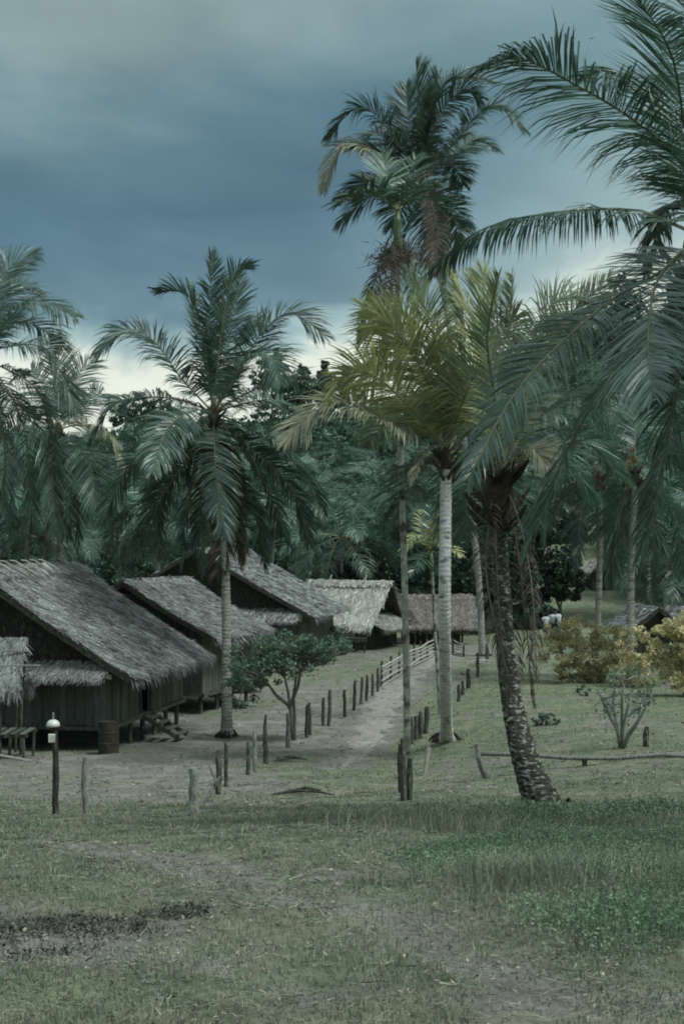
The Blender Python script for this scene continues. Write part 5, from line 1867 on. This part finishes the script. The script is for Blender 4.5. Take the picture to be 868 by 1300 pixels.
# ------------------------------------------------------------------ grass, weeds, litter
def blades(P, h, w, r, lean=.5, up2=True):
    n = len(P)
    a = r.uniform(0, 2 * np.pi, n)
    d = np.stack([np.cos(a), np.sin(a), np.zeros(n)], 1)
    s = np.stack([-np.sin(a + .6), np.cos(a + .6), np.zeros(n)], 1) * (w / 2)[:, None]
    l1 = (lean * r.uniform(.1, 1, n) * h)[:, None]
    M = P + d * l1 * .35 + np.array([0, 0, 1.0]) * (h * .6)[:, None]
    E = P + d * l1 + np.array([0, 0, 1.0]) * (h * r.uniform(.8, 1, n))[:, None]
    return np.concatenate([np.stack([P - s, P + s, M + s * .75, M - s * .75], 1), np.stack([M - s * .75, M + s * .75, E + s * .1, E - s * .1], 1)])


def weed_mask(x, y):
    """where the leafy weeds stand: the bank at the right"""
    px = CX + x / np.maximum(y, 1) * F
    ez = H(x, y)
    py = HORIZON + (CAMZ - ez) / np.maximum(y, 1) * F
    lim = np.interp(px, [430, 520, 600, 680, 780, 868, 1000], [1120, 1140, 1175, 1205, 1225, 1225, 1225])
    top = np.interp(px, [430, 520, 640, 700, 1000], [1100, 1075, 1022, 1010, 1004])
    q = vn(x, y, .9, 21)
    m = sstep(0, 75, lim + 45 * q - py) * sstep(0, 30, py - top) * sstep(.98, 1.35, px / 430)
    return m * np.clip(.30 + .85 * q + .40 * sstep(560, 800, px), .03, 1) * (y > 5) * (y < 14.5)


def make_grass():
    r = np.random.default_rng(31)
    # turf on the near slope, thinning with distance
    n = 330000
    d = 3.6 * (26 / 3.6) ** (r.random(n) ** .85)
    x = r.uniform(-.32, .32, n) * (d + 1.5)
    di = dirt(x, d)
    cl = np.clip(.5 + .55 * vn(x, d, 2.6, 12), 0, 1)
    keep = r.random(n) > np.clip(di * 1.0 + .45 * (1 - cl), 0, .96)
    x, d, cl = x[keep], d[keep], cl[keep]
    n = len(x)
    tall = np.exp(-((d - 13.5) / 4.0) ** 2) * np.clip(.15 + 1.1 * vn(x, d, .6, 14) + .5 * cl, 0, 1.3)
    h = (.022 + .030 * cl * r.random(n) + .060 * tall * r.random(n)) * r.uniform(.6, 1.3, n)
    P = np.stack([x, d, H(x, d) - .004], 1)
    w = .0026 + .0005 * d * r.uniform(.6, 1.2, n)
    V = blades(P, h, w, r, .9)
    tn = r.uniform(.6, 1.3, n) * (.85 + .3 * cl)
    o = link('grass', quads('grass', V, np.concatenate([tn, tn])), 'grass_blade')
    tag(o, 'short tufted grass on the near slope', 'grass', kind='stuff')
    # matted straw lying in the turf
    n = 60000
    d = 3.6 * (30 / 3.6) ** (r.random(n) ** .8)
    x = r.uniform(-.32, .32, n) * (d + 1.5)
    v_ = vn(x, d, 1.1, 51)
    ok = r.random(n) < np.clip(.55 + .6 * v_, .1, 1)
    x, d = x[ok], d[ok]
    n = len(x)
    a = r.uniform(0, 6.28, n)
    L_ = (.012 + .0026 * d) * r.uniform(.5, 1.5, n)
    D = np.stack([np.cos(a) * L_, np.sin(a) * L_, r.normal(.1, .22, n) * L_], 1)
    Wv = np.stack([-np.sin(a), np.cos(a), r.normal(0, .5, n)], 1) * (.0010 + .00026 * d * r.uniform(.5, 1.3, n))[:, None]
    P = np.stack([x, d, H(x, d) + .008 + .012 * r.random(n)], 1)
    V = np.stack([P - D - Wv, P - D + Wv, P + D + Wv * .4, P + D - Wv * .4], 1)
    o = link('dry_straw', quads('dry_straw', V, r.choice([.45, .8, 1.1, 1.5], n, p=[.25, .40, .28, .07])), 'straw')
    tag(o, 'matted dry straw lying in the near turf', 'straw', kind='stuff')
    # rougher tufts on the village green
    n = 90000
    d = 20 * (95 / 20) ** r.random(n)
    x = r.uniform(-.30, .30, n) * d
    di = dirt(x, d)
    cl = np.clip(.5 + .6 * vn(x, d, .8, 15), 0, 1)
    keep = r.random(n) > np.clip(di * 1.15 + .5 * (1 - cl), 0, .98)
    x, d, cl = x[keep], d[keep], cl[keep]
    n = len(x)
    P = np.stack([x, d, H(x, d) - .01], 1)
    h = (.05 + .12 * cl * r.random(n)) * r.uniform(.6, 1.3, n)
    V = blades(P, h * .7, .006 + .0006 * d * r.uniform(.6, 1.2, n), r, .9)
    tn = r.uniform(.75, 1.25, n)
    o = link('green_grass', quads('green_grass', V, np.concatenate([tn, tn])), 'grass_blade')
    tag(o, 'patchy grass on the village green around the posts', 'grass', kind='stuff')
    # weeds on the bank at the right
    n = 52000
    d = r.uniform(5.5, 16.5, n)
    x = r.uniform(-.5, 5.5, n)
    ok = r.random(n) < weed_mask(x, d)
    x, d = x[ok], d[ok]
    hgt = (.05 + .20 * np.clip(.5 + .6 * vn(x, d, 1.4, 22), .05, 1.2) * r.random(len(x))) * (.45 + .55 * sstep(430, 700, CX + x / d * F)) * (1 - .45 * sstep(10, 14, d))
    st = np.stack([x, d, H(x, d)], 1)
    per = 17
    P = np.repeat(st, per, 0)
    m = len(P)
    P = P + np.stack([r.normal(0, .05, m), r.normal(0, .05, m), np.repeat(hgt, per) * r.random(m) ** .7], 1)
    t = r.uniform(.65, 1.25, m) * np.repeat(r.uniform(.75, 1.25, len(st)) * (1.0 + .3 * wob(x, d, .9)), per)
    V = leaf_quads(P, .019, r, .4)
    st2 = blades(st, hgt * 1.05, np.full(len(st), .005), r, .5)
    V = np.concatenate([V, st2])
    t = np.concatenate([t, r.uniform(.7, 1.2, len(st2))])
    o = link('weeds', quads('weeds', V, t), 'weed_leaf')
    tag(o, 'knee-high leafy green weeds covering the bank at the lower right', 'weeds', kind='stuff')
    # loose tall grass among and around the weeds
    n = 95000
    d = r.uniform(6, 19, n)
    x = r.uniform(-1.6, 6, n)
    px = CX + x / d * F
    q = np.clip(.28 + .9 * vn(x, d, .8, 33), 0, 1) * sstep(340, 640, px) * sstep(5.5, 8.5, d) * (1 - sstep(15, 19, d))
    ok = r.random(n) < q
    x, d = x[ok], d[ok]
    n = len(x)
    P = np.stack([x, d, H(x, d)], 1)
    V = blades(P, (.06 + .20 * np.clip(.5 + .7 * vn(x, d, 1.2, 34), 0, 1)) * r.uniform(.5, 1.2, n), .003 + .0004 * d, r, 1.0)
    tn = r.uniform(.7, 1.25, n)
    o = link('tall_grass', quads('tall_grass', V, np.concatenate([tn, tn])), 'grass_blade')
    tag(o, 'loose taller grass among the weeds on the right bank', 'grass', kind='stuff')
    # taller weeds round the foot of the leaning palm and stray clumps along the track
    n = 1300
    cx = [(gE.x - .1, gE.y - .5, .75), (gE.x + .4, gE.y - .9, .6), (gE.x + 1.2, gE.y - .7, .9), (gE.x + 2.2, gE.y - 1.0, .9)]
    PP = []
    for a, b, s in cx:
        q = r.normal(0, s * .8, (n // 4, 2)) * np.array([1.3, .8]) + np.array([a, b - .5])
        PP.append(q)
    q = np.concatenate(PP)
    st = np.stack([q[:, 0], q[:, 1], H(q[:, 0], q[:, 1])], 1)
    hgt = r.uniform(.06, .24, len(st))
    P = np.repeat(st, 14, 0)
    m = len(P)
    P = P + np.stack([r.normal(0, .05, m), r.normal(0, .05, m), np.repeat(hgt, 14) * r.random(m) ** .6], 1)
    V = np.concatenate([leaf_quads(P, .036, r, .6), blades(st, hgt, np.full(len(st), .008), r, .4)])
    o = link('tall_weeds', quads('tall_weeds', V, r.uniform(.6, 1.2, len(V))), 'weed_leaf')
    tag(o, 'taller weeds growing round the foot of the leaning palm', 'weeds', kind='stuff')
    # dry litter: bits of leaf, twigs and husk
    n = 34000
    d = 3.8 * (85 / 3.8) ** r.random(n)
    x = r.uniform(-.3, .3, n) * (d + 1)
    di = dirt(x, d)
    ok = r.random(n) < np.clip(.15 + di, 0, 1)
    x, d = x[ok], d[ok]
    n = len(x)
    P = np.stack([x, d, H(x, d) + .012 + .0002 * d], 1)
    a = r.uniform(0, 6.28, n)
    L = (.006 + .0011 * d) * r.uniform(.4, 1.7, n)
    D = np.stack([np.cos(a) * L, np.sin(a) * L, r.normal(0, .25, n) * L], 1)
    Wv = np.stack([-np.sin(a), np.cos(a), r.normal(0, .4, n)], 1) * (L * r.uniform(.08, .4, n))[:, None]
    V = np.stack([P - D - Wv * .3, P + Wv, P + D + Wv * .2, P - Wv], 1)
    o = link('leaf_litter', quads('leaf_litter', V, r.choice([.35, .7, 1.0, 1.5], n, p=[.3, .3, .28, .12])), 'litter')
    tag(o, 'scattered dry leaves and twigs on the ground', 'litter', kind='stuff')
    # burnt rubbish heap at the lower left
    n = 30000
    cx_, cy_ = ASH[0], ASH[1]
    q = r.uniform(-1, 1, (n, 2)) * np.array([1.25, 1.3]) + np.array([cx_, cy_ + .2])
    rad = ((q[:, 0] - cx_ + .1) / .72) ** 2 + ((q[:, 1] - cy_ - .35) / .62) ** 2
    v_ = vn(q[:, 0], q[:, 1], 2.2, 41)
    edge = r.random(n) < np.clip(1.35 - rad + 1.3 * v_, 0, 1)
    q = q[edge]
    n = len(q)
    P = np.stack([q[:, 0], q[:, 1], H(q[:, 0], q[:, 1]) + .004 + .045 * np.clip(.4 + v_[edge], 0, 1) * r.random(n)], 1)
    V = leaf_quads(P, .022, r, .3)
    V = np.concatenate([V, blades(P[::3], r.uniform(.01, .05, len(P[::3])), np.full(len(P[::3]), .004), r, 2.0)])
    o = link('burnt_heap', quads('burnt_heap', V, r.uniform(.5, 1.9, len(V))), 'burnt')
    tag(o, 'low heap of blackened burnt leaves at the lower left', 'burnt heap', kind='stuff')
    n = 1500
    q = r.normal(0, 1, (n, 2)) * np.array([.5, .3]) + np.array([cx_ + .12, cy_ - .25])
    P = np.stack([q[:, 0], q[:, 1], H(q[:, 0], q[:, 1]) + .012], 1)
    V = leaf_quads(P, .014, r, 1.2)
    o = link('ash_scatter', quads('ash_scatter', V, r.uniform(.5, 1.2, n)), 'ash')
    tag(o, 'pale ash and chips scattered in front of the burnt heap', 'ash', kind='stuff')


make_grass()


# ------------------------------------------------------------------ damp air
def haze():
    mb = MB()
    mb.box((-640, -60, -1.5), (640, 930, 75))
    me = mb.mesh('haze')
    m = bpy.data.materials.new('haze')
    m.use_nodes = True
    nt = m.node_tree
    nt.nodes.clear()
    v = nt.nodes.new('ShaderNodeVolumePrincipled')
    v.inputs['Color'].default_value = (.80, .90, .92, 1)
    v.inputs['Density'].default_value = HAZE
    v.inputs['Anisotropy'].default_value = .2
    o = nt.nodes.new('ShaderNodeOutputMaterial')
    nt.links.new(v.outputs[0], o.inputs['Volume'])
    MAT['haze'] = m
    h = link('haze', me, 'haze')
    tag(h, 'thin damp haze over the whole valley', 'haze', kind='stuff')


HAZE = .00005
haze()
